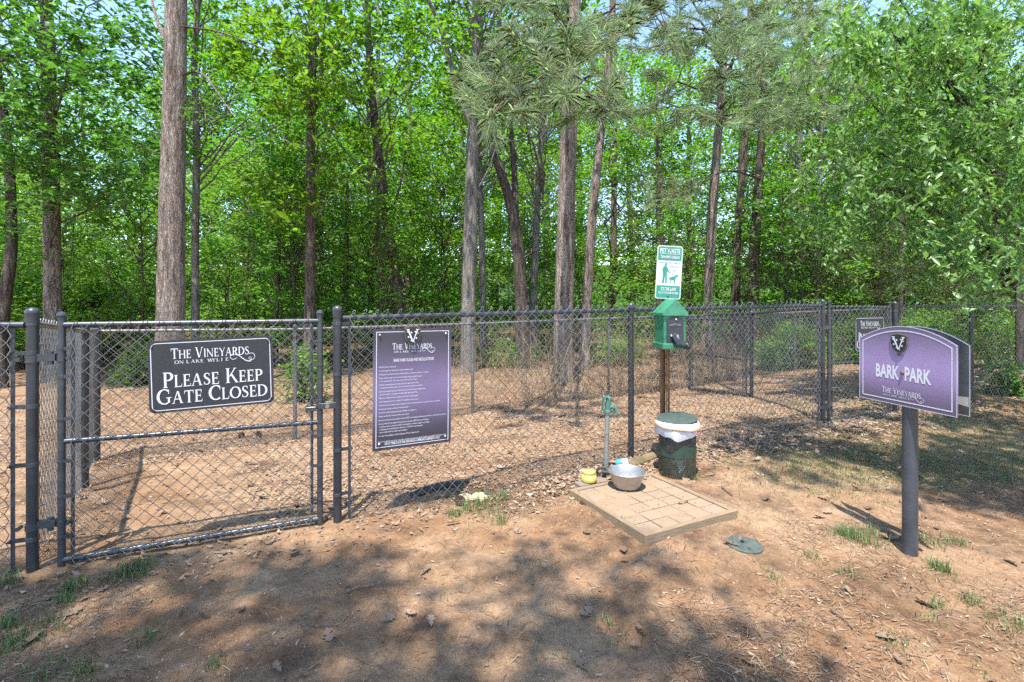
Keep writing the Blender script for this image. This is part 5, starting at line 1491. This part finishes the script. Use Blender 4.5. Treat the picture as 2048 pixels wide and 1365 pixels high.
# ---- trees whose trunks can be told apart
def named_tree(name, label, pix, d, w0, w1, bark, crown=None, seed=0, extra=6.0, sides=16, rough=0.06, cscale=1.0, forks=(), d1=None, czo=1.6):
    """pix: (u, v) up the trunk from just above the fence; w0, w1: widths in pixels at its foot and top"""
    d1 = d if d1 is None else d1
    n = len(pix)
    P = [np.array(at_depth(u, v, d + (d1 - d) * i / max(1, n - 1))) for i, (u, v) in enumerate(pix)]
    g = gz(P[0][0], P[0][1])
    ob = math.cos(math.atan((pix[0][0] - 1024) / FPX))                # a round trunk looks wider off the lens axis
    r0 = ob * w0 / 2 / FPX * d; r1 = ob * w1 / 2 / FPX * d
    dirv = P[-1] - P[-2]; dirv /= np.linalg.norm(dirv); dirv = dirv * 0.4 + np.array([0, 0, 0.6]); dirv /= np.linalg.norm(dirv)
    foot = np.array([P[0][0] - (P[1][0] - P[0][0]) * 0.15, P[0][1], g - 0.12])
    pts = [foot] + P + [P[-1] + dirv * extra * 0.5, P[-1] + dirv * extra]
    rad = [r0 * 1.06] + list(np.linspace(r0, r1, n)) + [r1 * 0.7, r1 * 0.35]
    root = thing(name, label, 'tree', (foot[0], foot[1], g), group=None)
    org = np.array([foot[0], foot[1], g])
    tr = link('trunk', trunk_mesh('trunk', np.array(pts) - org, rad, bark, sides, rough, seed, 1.3, 0.09 if w0 > 30 else 0.16), root)
    for k, (fp, fw) in enumerate(forks):
        q = np.array([np.array(at_depth(u, v, dd)) for u, v, dd in fp]) - org
        rr = np.linspace(fw / 2 / FPX * d, fw / 5 / FPX * d, len(q))
        link('limb', trunk_mesh('limb', q, rr, bark, 9, 0.05, seed + k, 1.0, 0.16), root)
    if crown is not None:
        c = link('crown', PROTO[crown][2], root); l = link('limbs', PROTO[crown][1], root)
        top = P[-1] - org
        for o in (c, l):
            o.scale = (cscale, cscale, cscale); o.rotation_euler = (0, 0, seed * 1.3)
            o.location = (top[0], top[1], czo)
    return root, org

def sprays(regions, per, L, W, twig, rng, droop=0.4, curl=0.3, spread=0.35, flat=0.5, jit=0.05):
    """regions: (u, v, ru, rv, d0, d1, count); leafy twigs in those parts of the view, at their own distances"""
    B = []; D = []
    for u, v, ru, rv, d0, d1, n in regions:
        r = np.sqrt(rng.uniform(0, 1, n)); a = rng.uniform(0, 6.283, n)
        dd = rng.uniform(d0, d1, n); uu = u + ru * r * np.cos(a); vv = v + rv * r * np.sin(a)
        B.append(np.stack([(uu - 1024) / FPX * dd, dd, CAM_H - (vv - HOR) / FPX * dd], 1))
    B = np.concatenate(B); n = len(B)
    a = rng.uniform(0, 6.283, n)
    dirv = np.stack([np.cos(a), np.sin(a), rng.normal(-droop, 0.25, n)], 1); dirv /= np.linalg.norm(dirv, axis=1)[:, None]
    ln = twig * rng.uniform(0.6, 1.3, n)
    t = np.linspace(0, 1, 5)[None, :, None]
    P = B[:, None, :] + dirv[:, None, :] * (t * ln[:, None, None]) - np.array([0, 0, 1.0]) * (curl * ln[:, None, None] * t * t)
    tt = rng.uniform(0.1, 1.0, (n, per, 1))
    C = B[:, None, :] + dirv[:, None, :] * (tt * ln[:, None, None]) - np.array([0, 0, 1.0]) * (curl * ln[:, None, None] * tt * tt)
    C = (C + rng.normal(0, jit, C.shape)).reshape(-1, 3)
    V, F = leaf_cloud(C, L, W, rng, droop, flat, spread)
    VT, FT_ = tubes_np(P, np.linspace(1, 0.35, 5)[None, :] * (0.0018 + 0.004 * ln)[:, None], 3)
    return V, F, VT, FT_, B
def boughs(root, org, regions, per, L, W, twig, leaf, bark, seed, origin, nb=14, rb=0.02, **kw):
    rng = np.random.default_rng(seed)
    V, F, VT, FT_, B = sprays(regions, per, L, W, twig, rng, **kw)
    link('crown', raw_mesh('crown', V - org, F, leaf), root)
    link('twigs', raw_mesh('twigs', VT - org, FT_, bark), root)
    pick = B[rng.choice(len(B), min(nb, len(B)), replace=False)]
    A = np.array([origin(b) for b in pick])
    P = curve_paths(A, pick, 9, rng, 0.06, 0.018)
    ln = np.linalg.norm(pick - A, axis=1)
    VB, FB = tubes_np(P, (rb * np.clip(ln / 3, 0.3, 1.4))[:, None] * np.linspace(1, 0.25, 9)[None, :], 6)
    link('limbs', raw_mesh('limbs', VB - org, FB, bark, True), root)

def near_axis(u, d, drop=0.6):
    def f(b): return np.array([(u - 1024) / FPX * d, d, max(1.6, b[2] - drop * np.linalg.norm(b[:2] - np.array([(u - 1024) / FPX * d, d])) * 0.5)])
    return f

root, org = named_tree('oak_tree', 'dark leaning tree at the left edge with a crooked trunk', [(4, 640), (24, 500), (20, 340), (8, 230), (-10, 100)], 9.4, 30, 16, 'bark_dark', ('top', 1), 1)
root, org = named_tree('oak_tree', 'brown trunked oak left of the big pine with layered dark boughs', [(106, 640), (103, 400), (98, 200), (96, 60), (88, -40)], 10.2, 40, 26, 'bark_pine', ('top', 0), 2, sides=22,
    forks=(([(98, 120, 10.2), (60, 40, 10.0), (10, -10, 9.6)], 16), ([(100, 300, 10.2), (180, 250, 9.6), (300, 300, 9.4)], 8), ([(104, 470, 10.2), (200, 470, 9.8), (290, 520, 9.4)], 6)))
boughs(root, org, [(90, 130, 150, 130, 7.6, 10.2, 150), (190, 330, 150, 80, 8.2, 10.5, 110), (60, 330, 110, 90, 8, 10, 70), (250, 120, 120, 110, 9, 11, 70), (40, 470, 80, 60, 9, 11, 24)], 17, 0.125, 0.062, 0.55, 'leaf_oak', 'bark_brown', 21, near_axis(100, 10.2), 16, 0.028, droop=0.15, flat=0.45, jit=0.06)
root, org = named_tree('pine_tree', 'big straight pine with thick flaky trunk behind the left gate', [(341, 640), (344, 420), (349, 200), (353, 0), (356, -120)], 8.3, 60, 40, 'bark_pine', None, 3, 8.0, 40, 0.075,
    forks=(([(372, 55, 8.3), (440, 62, 8.0), (500, 88, 7.8), (556, 108, 7.7)], 9), ([(370, 150, 8.3), (405, 135, 8.0), (430, 180, 7.9), (470, 235, 7.8)], 7), ([(330, 80, 8.3), (308, 30, 8.5), (300, -20, 8.7)], 9)))
boughs(root, org, [(430, 205, 60, 40, 7.5, 8.4, 16)], 8, 0.09, 0.035, 0.4, 'leaf_oak', 'bark_brown', 33, near_axis(350, 8.3, 0.2), 10, 0.02, droop=0.4, flat=0.5)
named_tree('slender_tree', 'slender pale grey trunk just right of the big pine', [(391, 640), (390, 500), (394, 300), (388, 120), (396, 0)], 11.6, 18, 12, 'bark_grey', ('top', 2), 4)
named_tree('slender_tree', 'thin reddish trunk between the big pine and the tall hickory', [(552, 640), (558, 480), (566, 330), (580, 220)], 13.0, 11, 6, 'bark_brown', ('sapling', 1), 5, 2.0)
root, org = named_tree('hickory_tree', 'tall straight brown hickory trunk left of the rules sign', [(619, 640), (621, 500), (620, 330), (624, 170), (626, 40)], 10.8, 23, 15, 'bark_brown', ('top', 3), 6)
boughs(root, org, [(600, 110, 130, 110, 8.6, 11.0, 120), (560, 380, 90, 60, 9.5, 11, 34), (690, 300, 90, 90, 9.5, 11.5, 44), (500, 60, 90, 60, 9, 11, 40)], 15, 0.14, 0.065, 0.5, 'leaf_wood', 'bark_brown', 61, near_axis(622, 10.8), 14, 0.02, droop=0.35, flat=0.45, jit=0.06)
named_tree('leaning_tree', 'dark tree leaning left above the rules sign, curving as it rises', [(802, 640), (786, 520), (772, 430), (756, 300), (742, 180), (736, 60)], 12.2, 27, 13, 'bark_dark', ('top', 0), 7,
    forks=(([(775, 440, 12.2), (800, 380, 12.4), (812, 300, 12.6)], 7), ([(742, 190, 12.2), (700, 150, 12.0), (650, 60, 11.8)], 6)))
named_tree('grey_tree', 'straight grey trunk right of the rules sign, forking high up', [(937, 640), (940, 480), (944, 330), (947, 240), (950, 160)], 10.6, 30, 20, 'bark_grey', ('top', 1), 8, 5, 20,
    forks=(([(946, 260, 10.6), (920, 200, 10.5), (900, 120, 10.4), (870, 20, 10.2), (830, -40, 10)], 15), ([(948, 250, 10.6), (985, 120, 10.5), (1005, 0, 10.4)], 13)))
named_tree('slender_tree', 'thin pale trunk close behind the grey forking tree', [(966, 640), (964, 480), (958, 320), (962, 160)], 13.4, 15, 9, 'bark_grey', ('top', 2), 9)
named_tree('leaning_tree', 'dark bent trunk left of the shaggy pine, leaning left', [(1044, 640), (1040, 540), (1026, 420), (1000, 340), (980, 285), (962, 230)], 11.2, 28, 12, 'bark_dark', ('top', 3), 10, 4, 18,
    forks=(([(1030, 440, 11.2), (1030, 360, 11.3), (1022, 270, 11.4), (1024, 180, 11.5)], 16), ([(1040, 520, 11.2), (1070, 500, 11.3), (1112, 488, 11.4)], 9)))
named_tree('slender_tree', 'thin dark trunk between the bent tree and the shaggy pine', [(1066, 640), (1072, 480), (1078, 340), (1085, 200)], 13.6, 16, 9, 'bark_grey', ('top', 0), 11)
pine9, org9 = named_tree('pine_tree', 'pale shaggy pine trunk left of the waste station, with long needled boughs', [(1127, 650), (1132, 450), (1138, 260), (1144, 100), (1150, -60)], 8.9, 39, 27, 'bark_pine', None, 12, 6, 36, 0.085)
pine10, org10 = named_tree('pine_tree', 'thinner pine leaning right, beside the shaggy pine', [(1171, 640), (1184, 440), (1198, 300), (1212, 180), (1224, 40)], 10.4, 20, 13, 'bark_pine', None, 13, 5, 20, 0.07)
pine11, org11 = named_tree('pine_tree', 'slim pine trunk right of the waste station, bare below', [(1414, 640), (1424, 430), (1434, 300), (1446, 150), (1452, 0)], 11.4, 22, 13, 'bark_pine', None, 14, 5, 20, 0.07)
named_tree('pine_tree', 'thin pine trunk, middle one of three right of the waste station', [(1471, 640), (1476, 450), (1486, 330), (1496, 220), (1500, 40)], 12.6, 17, 11, 'bark_brown', None, 15, 5)
pine13, org13 = named_tree('pine_tree', 'dark pine trunk, rightmost of three right of the waste station', [(1503, 640), (1510, 480), (1518, 360), (1526, 240), (1534, 40)], 12.0, 24, 14, 'bark_brown', None, 16, 5, 18)
named_tree('grey_tree', 'pale mottled trunk above the right gate', [(1630, 640), (1634, 500), (1636, 400), (1642, 280)], 13.0, 16, 10, 'bark_grey', ('skirt', 1), 17, 3, cscale=0.8)
named_tree('slender_tree', 'dim trunk in the shade of the drooping tree at right', [(1756, 640), (1758, 480), (1762, 340)], 13.6, 18, 10, 'bark_brown', ('skirt', 2), 18, 1.5, cscale=0.8)

# long-needled pine boughs
def needle_geo(tips, dirs, n_per, length, width, rng):
    n = len(tips)
    d = dirs[:, None, :] * 0.7 + rng.normal(0, 0.55, (n, n_per, 3)); d /= np.linalg.norm(d, axis=2)[..., None]
    base = tips[:, None, :] - dirs[:, None, :] * rng.uniform(-0.02, 0.24, (n, n_per, 1))
    l = length * rng.uniform(0.65, 1.1, (n, n_per, 1))
    s = np.cross(d, rng.normal(0, 1, (n, n_per, 3))); s /= np.linalg.norm(s, axis=2)[..., None]
    end = base + d * l - np.array([0, 0, 1.0]) * l * rng.uniform(0.05, 0.28, (n, 1, 1))
    mid = base + d * l * 0.55
    V = np.stack([base - s * width * 0.3, mid - s * width / 2, end, mid + s * width / 2], 2).reshape(-1, 3)
    k = np.arange(n * n_per)[:, None] * 4
    return V, np.concatenate([k + np.array([0, 1, 2]), k + np.array([0, 2, 3])])
def pine_boughs(root, org, regions, origin, n_per, length, width, seed, nb, twig=0.35, rb=0.022):
    rng = np.random.default_rng(seed)
    hubs = []
    for u, v, ru, rv, d0, d1, n in regions:
        r = np.sqrt(rng.uniform(0, 1, n)); a = rng.uniform(0, 6.283, n); dd = rng.uniform(d0, d1, n)
        uu = u + ru * r * np.cos(a); vv = v + rv * r * np.sin(a)
        hubs.append(np.stack([(uu - 1024) / FPX * dd, dd, CAM_H - (vv - HOR) / FPX * dd], 1))
    hubs = np.concatenate(hubs)
    # two to four tufts on each hub
    k = 2
    off = rng.normal(0, 1, (len(hubs), k, 3)); off[..., 2] = off[..., 2] * 0.7 + 0.05
    off /= np.linalg.norm(off, axis=2)[..., None]
    tips = hubs[:, None, :] + off * twig * rng.uniform(0.4, 1.0, (len(hubs), k, 1))
    dirs = (off + np.array([0, 0, 0.35])); dirs /= np.linalg.norm(dirs, axis=2)[..., None]
    V, F = needle_geo(tips.reshape(-1, 3), dirs.reshape(-1, 3), n_per, length, width, rng)
    link('needles', raw_mesh('needles', V - org, F, 'needle_pine'), root)
    P = curve_paths(np.repeat(hubs, k, 0), tips.reshape(-1, 3), 5, rng, 0.02, 0.04)
    VT, FT_ = tubes_np(P, np.full((len(P), 5), 0.0045), 4)
    link('twigs', raw_mesh('twigs', VT - org, FT_, 'twig_brown'), root)
    A = np.array([origin(b) for b in hubs])
    near = np.arange(len(hubs)) % max(1, len(hubs) // nb) == 0
    P = curve_paths(A[near], hubs[near], 10, rng, 0.07, 0.009)
    ln = np.linalg.norm(hubs[near] - A[near], axis=1)
    VB, FB = tubes_np(P, (rb * np.clip(ln / 3, 0.4, 1.4))[:, None] * np.linspace(1, 0.28, 10)[None, :], 6)
    link('limbs', raw_mesh('limbs', VB - org, FB, 'bark_brown', True), root)
    # side branchlets from the limbs to the other hubs
    main = P.reshape(-1, 3)
    rest = hubs[~near]
    if len(rest):
        idx = np.array([np.argmin(np.linalg.norm(main - h, axis=1)) for h in rest])
        P2 = curve_paths(main[idx], rest, 6, rng, 0.04, 0.03)
        V2_, F2_ = tubes_np(P2, np.linspace(0.009, 0.004, 6)[None, :] * np.ones((len(rest), 1)), 4)
        link('branchlets', raw_mesh('branchlets', V2_ - org, F2_, 'bark_brown', True), root)
pine_boughs(pine9, org9, [(1050, 140, 105, 80, 4.2, 5.4, 13), (1180, 135, 90, 85, 4.4, 5.8, 11), (1110, 30, 130, 55, 4.8, 6.6, 10), (985, 215, 55, 30, 4.4, 5.4, 4), (1270, 50, 110, 60, 5.5, 7.5, 9)], near_axis(1142, 8.9, -0.75), 105, 0.19, 0.0027, 91, 10)
cone(at_depth(1098, 104, 4.7), (R(150), R(20), 0.4), 'pine cone hanging high among the long needles')
pine_boughs(pine11, org11, [(1440, 85, 130, 95, 6.0, 8.5, 28), (1480, 215, 90, 35, 6.2, 8, 11), (1560, 235, 60, 25, 6.5, 8, 8), (1330, 230, 40, 30, 6.4, 7.4, 4), (1360, 40, 100, 60, 7, 9, 11)], near_axis(1444, 11.4, -0.6), 92, 0.185, 0.0032, 92, 14)
pine_boughs(pine13, org13, [(1600, 90, 120, 110, 9, 12.5, 60), (1540, 30, 110, 60, 9, 12, 30), (1350, 390, 60, 20, 9.5, 11, 8), (1640, 180, 80, 60, 9, 12, 24)], near_axis(1525, 12.0, -0.45), 80, 0.17, 0.0042, 93, 18)

# drooping tree at the right
root, org = named_tree('cherry_tree', 'drooping tree at right with pale glossy leaves hanging in sprays', [(2040, 640), (2036, 500), (2028, 380), (2010, 250)], 8.6, 20, 11, 'bark_dark', None, 19, 1.6)
boughs(root, org, [(1900, 120, 210, 140, 5.4, 7.3, 126), (1950, 300, 160, 110, 5.4, 7.3, 93), (1800, 290, 130, 110, 5.6, 7.3, 71), (1740, 420, 110, 55, 5.6, 7.3, 38), (1930, 470, 130, 45, 5.4, 7.2, 49), (1960, 520, 70, 20, 5.2, 6.2, 12), (1680, 330, 70, 80, 5.6, 7.3, 22), (1800, 40, 170, 70, 5.6, 7.3, 90), (1960, 20, 110, 60, 5.6, 7.3, 60), (2110, 260, 90, 260, 5.4, 7.3, 88)], 31, 0.094, 0.036, 0.55, 'leaf_cherry', 'bark_dark', 71, near_axis(2030, 8.4), 40, 0.022, droop=0.75, curl=0.5, spread=0.4, flat=0.6, jit=0.038)

# cedars
for k, (u, lab, reg) in enumerate(((1600, 'dark feathery cedar behind the right gate', [(1590, 520, 110, 80, 11.5, 13.5, 420)]), (1800, 'dense brownish cedar behind the purple sign', [(1800, 510, 150, 90, 10.5, 13.0, 640)]), (1990, 'dark cedar at the right edge, under the drooping tree', [(2000, 560, 110, 60, 10.0, 12.0, 420)]), (1320, 'dark cedar in the shade behind the waste station', [(1310, 440, 70, 120, 13, 14.5, 260)]), (690, 'dim grey green cedar in the wood behind the rules sign', [(695, 470, 70, 110, 13, 14.5, 240)]))):
    d = (reg[0][4] + reg[0][5]) / 2
    root, org = named_tree('cedar_tree', lab, [(u, 640), (u + 2, 520), (u + 4, 420)], d, 13, 8, 'bark_brown', None, 30 + k, 1.0)
    boughs(root, org, reg, 46, 0.036, 0.013, 0.42, 'leaf_cedar', 'bark_brown', 200 + k, near_axis(u, d, 0.1), 46, 0.012, droop=0.25, curl=0.15, flat=0.9, jit=0.035)

# shrubs
def shrub(lab, u, v, d, rx, rz, n, L, W, leaf, seed):
    rng = np.random.default_rng(seed)
    c = at_depth(u, v, d); g = gz(c.x, c.y)
    root = thing('shrub', lab, 'shrub', (c.x, c.y, g), group='shrubs behind the fences')
    top = c.z - g
    m = 60
    a = rng.uniform(0, 6.283, m); h = rng.uniform(0.12, 1, m); r = rx * np.sqrt(rng.uniform(0, 1, m)) * np.sqrt(np.clip(1.08 - h ** 2.4, 0.05, 1))
    cl = np.stack([r * np.cos(a), r * np.sin(a) * 0.7, h * top], 1)
    C = (cl[:, None, :] + rng.normal(0, 0.11, (m, n // m, 3))).reshape(-1, 3)
    V, F = leaf_cloud(C, L, W, rng, 0.1, 0.7, 0.4)
    link('leaves', raw_mesh('leaves', V, F, leaf), root)
    A = np.stack([rng.normal(0, 0.1, m), rng.normal(0, 0.08, m), np.full(m, -0.03)], 1)
    P = curve_paths(A, cl, 6, rng, -0.05, 0.03)
    VB, FB = tubes_np(P, np.linspace(0.009, 0.003, 6)[None, :] * np.ones((m, 1)), 4)
    link('stems', raw_mesh('stems', VB, FB, 'bark_brown'), root)
for args in (('bright privet behind the side fence, left of the right gate', 1590, 655, 9.9, 0.62, 0, 5200, 0.042, 0.024, 'leaf_bright', 301),
             ('low greyish privet at the foot of the inner fence, right of the open gate', 1540, 690, 9.7, 0.5, 0, 3000, 0.042, 0.024, 'leaf_cherry', 302),
             ('bright privet seen between the gate post and the purple sign', 1860, 632, 9.6, 0.7, 0, 6000, 0.042, 0.024, 'leaf_bright', 303),
             ('shaded privet in the corner of the fence at the right edge', 2010, 640, 9.2, 0.6, 0, 4600, 0.042, 0.024, 'leaf_bright', 304),
             ('privet behind the far gate sign', 1720, 650, 10.4, 0.6, 0, 4600, 0.042, 0.024, 'leaf_bright', 305),
             ('small leafy weed growing outside the fence at the right edge', 2010, 745, 6.75, 0.2, 0, 700, 0.06, 0.045, 'leaf_oak', 306),
             ('weedy bush behind the left gate sign', 290, 700, 9.6, 0.5, 0, 1800, 0.07, 0.035, 'leaf_bright', 307),
             ('leafy weed at the inner fence, just left of the latch post', 610, 715, 7.6, 0.3, 0, 1100, 0.07, 0.04, 'leaf_bright', 308),
             ('yellow green bush at the far left behind the fence', 60, 560, 12.2, 1.3, 0, 6500, 0.075, 0.04, 'leaf_bright', 309),
             ('yellow green bush between the oak and the big pine', 215, 570, 12.8, 1.4, 0, 7000, 0.075, 0.04, 'leaf_bright', 310),
             ('low bush in the shade right of the shaggy pine', 1235, 690, 11.0, 0.7, 0, 2600, 0.06, 0.035, 'leaf_wood', 311),
             ('low bush behind the inner fence below the bent tree', 1020, 690, 11.5, 0.8, 0, 2400, 0.06, 0.035, 'leaf_wood', 312)):
    shrub(*args)

# dry vines and stalks hanging on the inner fence and at the wood's edge
def dry_vines():
    rng = np.random.default_rng(5)
    n = 1700
    t = rng.uniform(4.6, 13.5, n); s = np.where(rng.uniform(0, 1, n) < 0.45, 2.77 + rng.normal(0, 0.05, n), rng.uniform(3.2, 6.5, n))
    x = FO[0] + FT[0] * (t - 1.8) + FN[0] * s; y = FO[1] + FT[1] * (t - 1.8) + FN[1] * s
    dn = vnoise(x * 1.4, y * 1.4, 61) > -0.08
    x, y = x[dn], y[dn]; n = len(x)
    z = ground_z(x, y)
    h = rng.uniform(0.2, 1.05, n)
    A = np.stack([x, y, z], 1); B = A + np.stack([rng.normal(0, 0.16, n), rng.normal(0, 0.08, n), h], 1)
    P = curve_paths(A, B, 7, rng, 0.0, 0.06)
    V, F = tubes_np(P, np.linspace(1, 0.5, 7)[None, :] * rng.uniform(0.0022, 0.0055, n)[:, None], 3)
    o = link('dry_vines', raw_mesh('dry_vines', V, F, 'dry_stalk')); o['kind'] = 'stuff'; o['label'] = 'dry tan vines and stalks at the edge of the wood'
dry_vines()

# ---- trees standing behind the camera, whose boughs shade the path
def shade_tree(name, label, foot, picks, leafn, seed):
    rng = np.random.default_rng(seed)
    g = gz(*foot); org = np.array([foot[0], foot[1], g])
    root = thing(name, label, 'tree', tuple(org))
    c = np.array(picks)
    top = c[:, :2].mean(0)
    ax = [np.array([foot[0], foot[1], g - 0.2]), np.array([foot[0], foot[1], 2.0]), np.array([foot[0] * 0.85 + top[0] * 0.15, foot[1] * 0.85 + top[1] * 0.15, 6.4]), np.array([foot[0] * 0.7 + top[0] * 0.3, foot[1] * 0.7 + top[1] * 0.3, 10.0])]
    link('trunk', trunk_mesh('trunk', np.array(ax) - org, [0.2, 0.18, 0.15, 0.06], 'bark_brown', 14, 0.06, seed), root)
    n = len(c)
    C = (c[:, None, :] + rng.normal(0, 1, (n, leafn, 3)) * np.array([0.14, 0.14, 0.10])).reshape(-1, 3)
    V, F = leaf_cloud(C, 0.11, 0.065, rng, 0.1, 0.4, 0.3)
    link('crown', raw_mesh('crown', V - org, F, 'leaf_shade'), root)
    k = min(n, 34); pk = c[rng.choice(n, k, replace=False)]
    A = np.tile(ax[2], (k, 1)); A[:, 2] -= rng.uniform(0, 1.2, k)
    VB, FB = tubes_np(curve_paths(A, pk, 9, rng, 0.08, 0.02), np.linspace(0.035, 0.008, 9)[None, :] * np.ones((k, 1)), 5)
    link('limbs', raw_mesh('limbs', VB - org, FB, 'bark_brown', True), root)
def shade_points(n, x0, x1, y0, y1, keep, zlo, zhi, rng):
    P = []
    while len(P) < n:
        x, y = rng.uniform(x0, x1), rng.uniform(y0, y1)
        if not keep(x, y): continue
        z = rng.uniform(zlo, zhi)
        P.append((x + S.x / S.z * z, y + S.y / S.z * z, z))
    return P
def px(x, y): return 1024 + x / y * FPX, HOR + CAM_H / y * FPX
LIT = [(480, 1190, 90, 26), (290, 1225, 60, 22), (810, 1080, 190, 36), (760, 1290, 90, 40), (1000, 1165, 70, 18), (1690, 1130, 260, 100), (1480, 1235, 90, 36), (1660, 1260, 60, 40), (860, 1330, 60, 22), (550, 1265, 90, 16)]
def keep_left(x, y):
    if y < 0.9: return True
    u, v = px(x, y)
    if u > 1600: return False
    edge = 1135 - 50 * math.exp(-((u - 1090) / 110) ** 2) - 20 * math.exp(-((u - 800) / 100) ** 2) + 25 * math.exp(-((u - 60) / 120) ** 2)
    if v < edge: return False
    for a, b, c, d in LIT:
        if ((u - a) / c) ** 2 + ((v - b) / d) ** 2 < 1: return False
    return float(vnoise(x * 3.3, y * 3.3, 40)) > -0.17
def keep_right(x, y):
    u, v = px(x, y)
    if v < 845 or u < 1470: return False
    if u < 1930 and v > 1015: return False
    if v > 1010 and float(vnoise(x * 3, y * 3, 45)) < -0.02: return False
    return float(vnoise(x * 0.9 + 3, y * 3.2, 43)) > -0.02
rs = np.random.default_rng(9)
shade_tree('shade_tree', 'tree behind the viewer whose boughs shade the path', (-3.4, -3.2), shade_points(250, -3.8, 1.9, 0.5, 2.9, keep_left, 8.5, 12.0, rs), 27, 401)
shade_tree('shade_tree', 'tree beyond the right edge whose boughs shade the ground by the park sign', (8.2, 0.4), shade_points(210, 1.8, 6.6, 1.9, 5.6, keep_right, 7.0, 9.5, rs), 28, 402)

# ---- leafy undergrowth that closes the view at the back of the wood
def undergrowth():
    rng = np.random.default_rng(15)
    m1, m2 = 1500, 2300
    y = np.concatenate([rng.uniform(14, 34, m1), rng.uniform(34, 52, m2)]); x = rng.uniform(-1.15, 1.15, m1 + m2) * y
    m = m1 + m2
    h = np.concatenate([rng.uniform(0, 1, m1) ** 1.4 * (1.0 + 0.12 * y[:m1]), rng.uniform(0, 1, m2) ** 1.1 * 0.50 * y[m1:]])
    c = np.stack([x, y, ground_z(x, y) + 0.1 + h], 1)
    per = 44
    k = (y / 22)[:, None, None]
    C = (c[:, None, :] + rng.normal(0, 0.55, (m, per, 3)) * np.array([1, 1, 0.5]) * k).reshape(-1, 3)
    V, F = leaf_cloud(C, 0.16, 0.11, rng, 0.1, 0.55, 0.35)
    sc = np.repeat(np.repeat(y / 26, per), 4)[:, None]
    cc = np.repeat(C, 4, 0)
    V = cc + (V - cc) * np.clip(sc, 0.7, 2.0)
    o = link('undergrowth', raw_mesh('undergrowth', V, F, 'leaf_bright')); o['kind'] = 'stuff'; o['label'] = 'dense green undergrowth filling the back of the wood'
undergrowth()
for o in list(bpy.data.objects):
    if o.parent is not None and o.name.split('.')[0] in ('twigs', 'branchlets', 'limbs', 'stems', 'crown', 'needles', 'leaves'): o['kind'] = 'stuff'
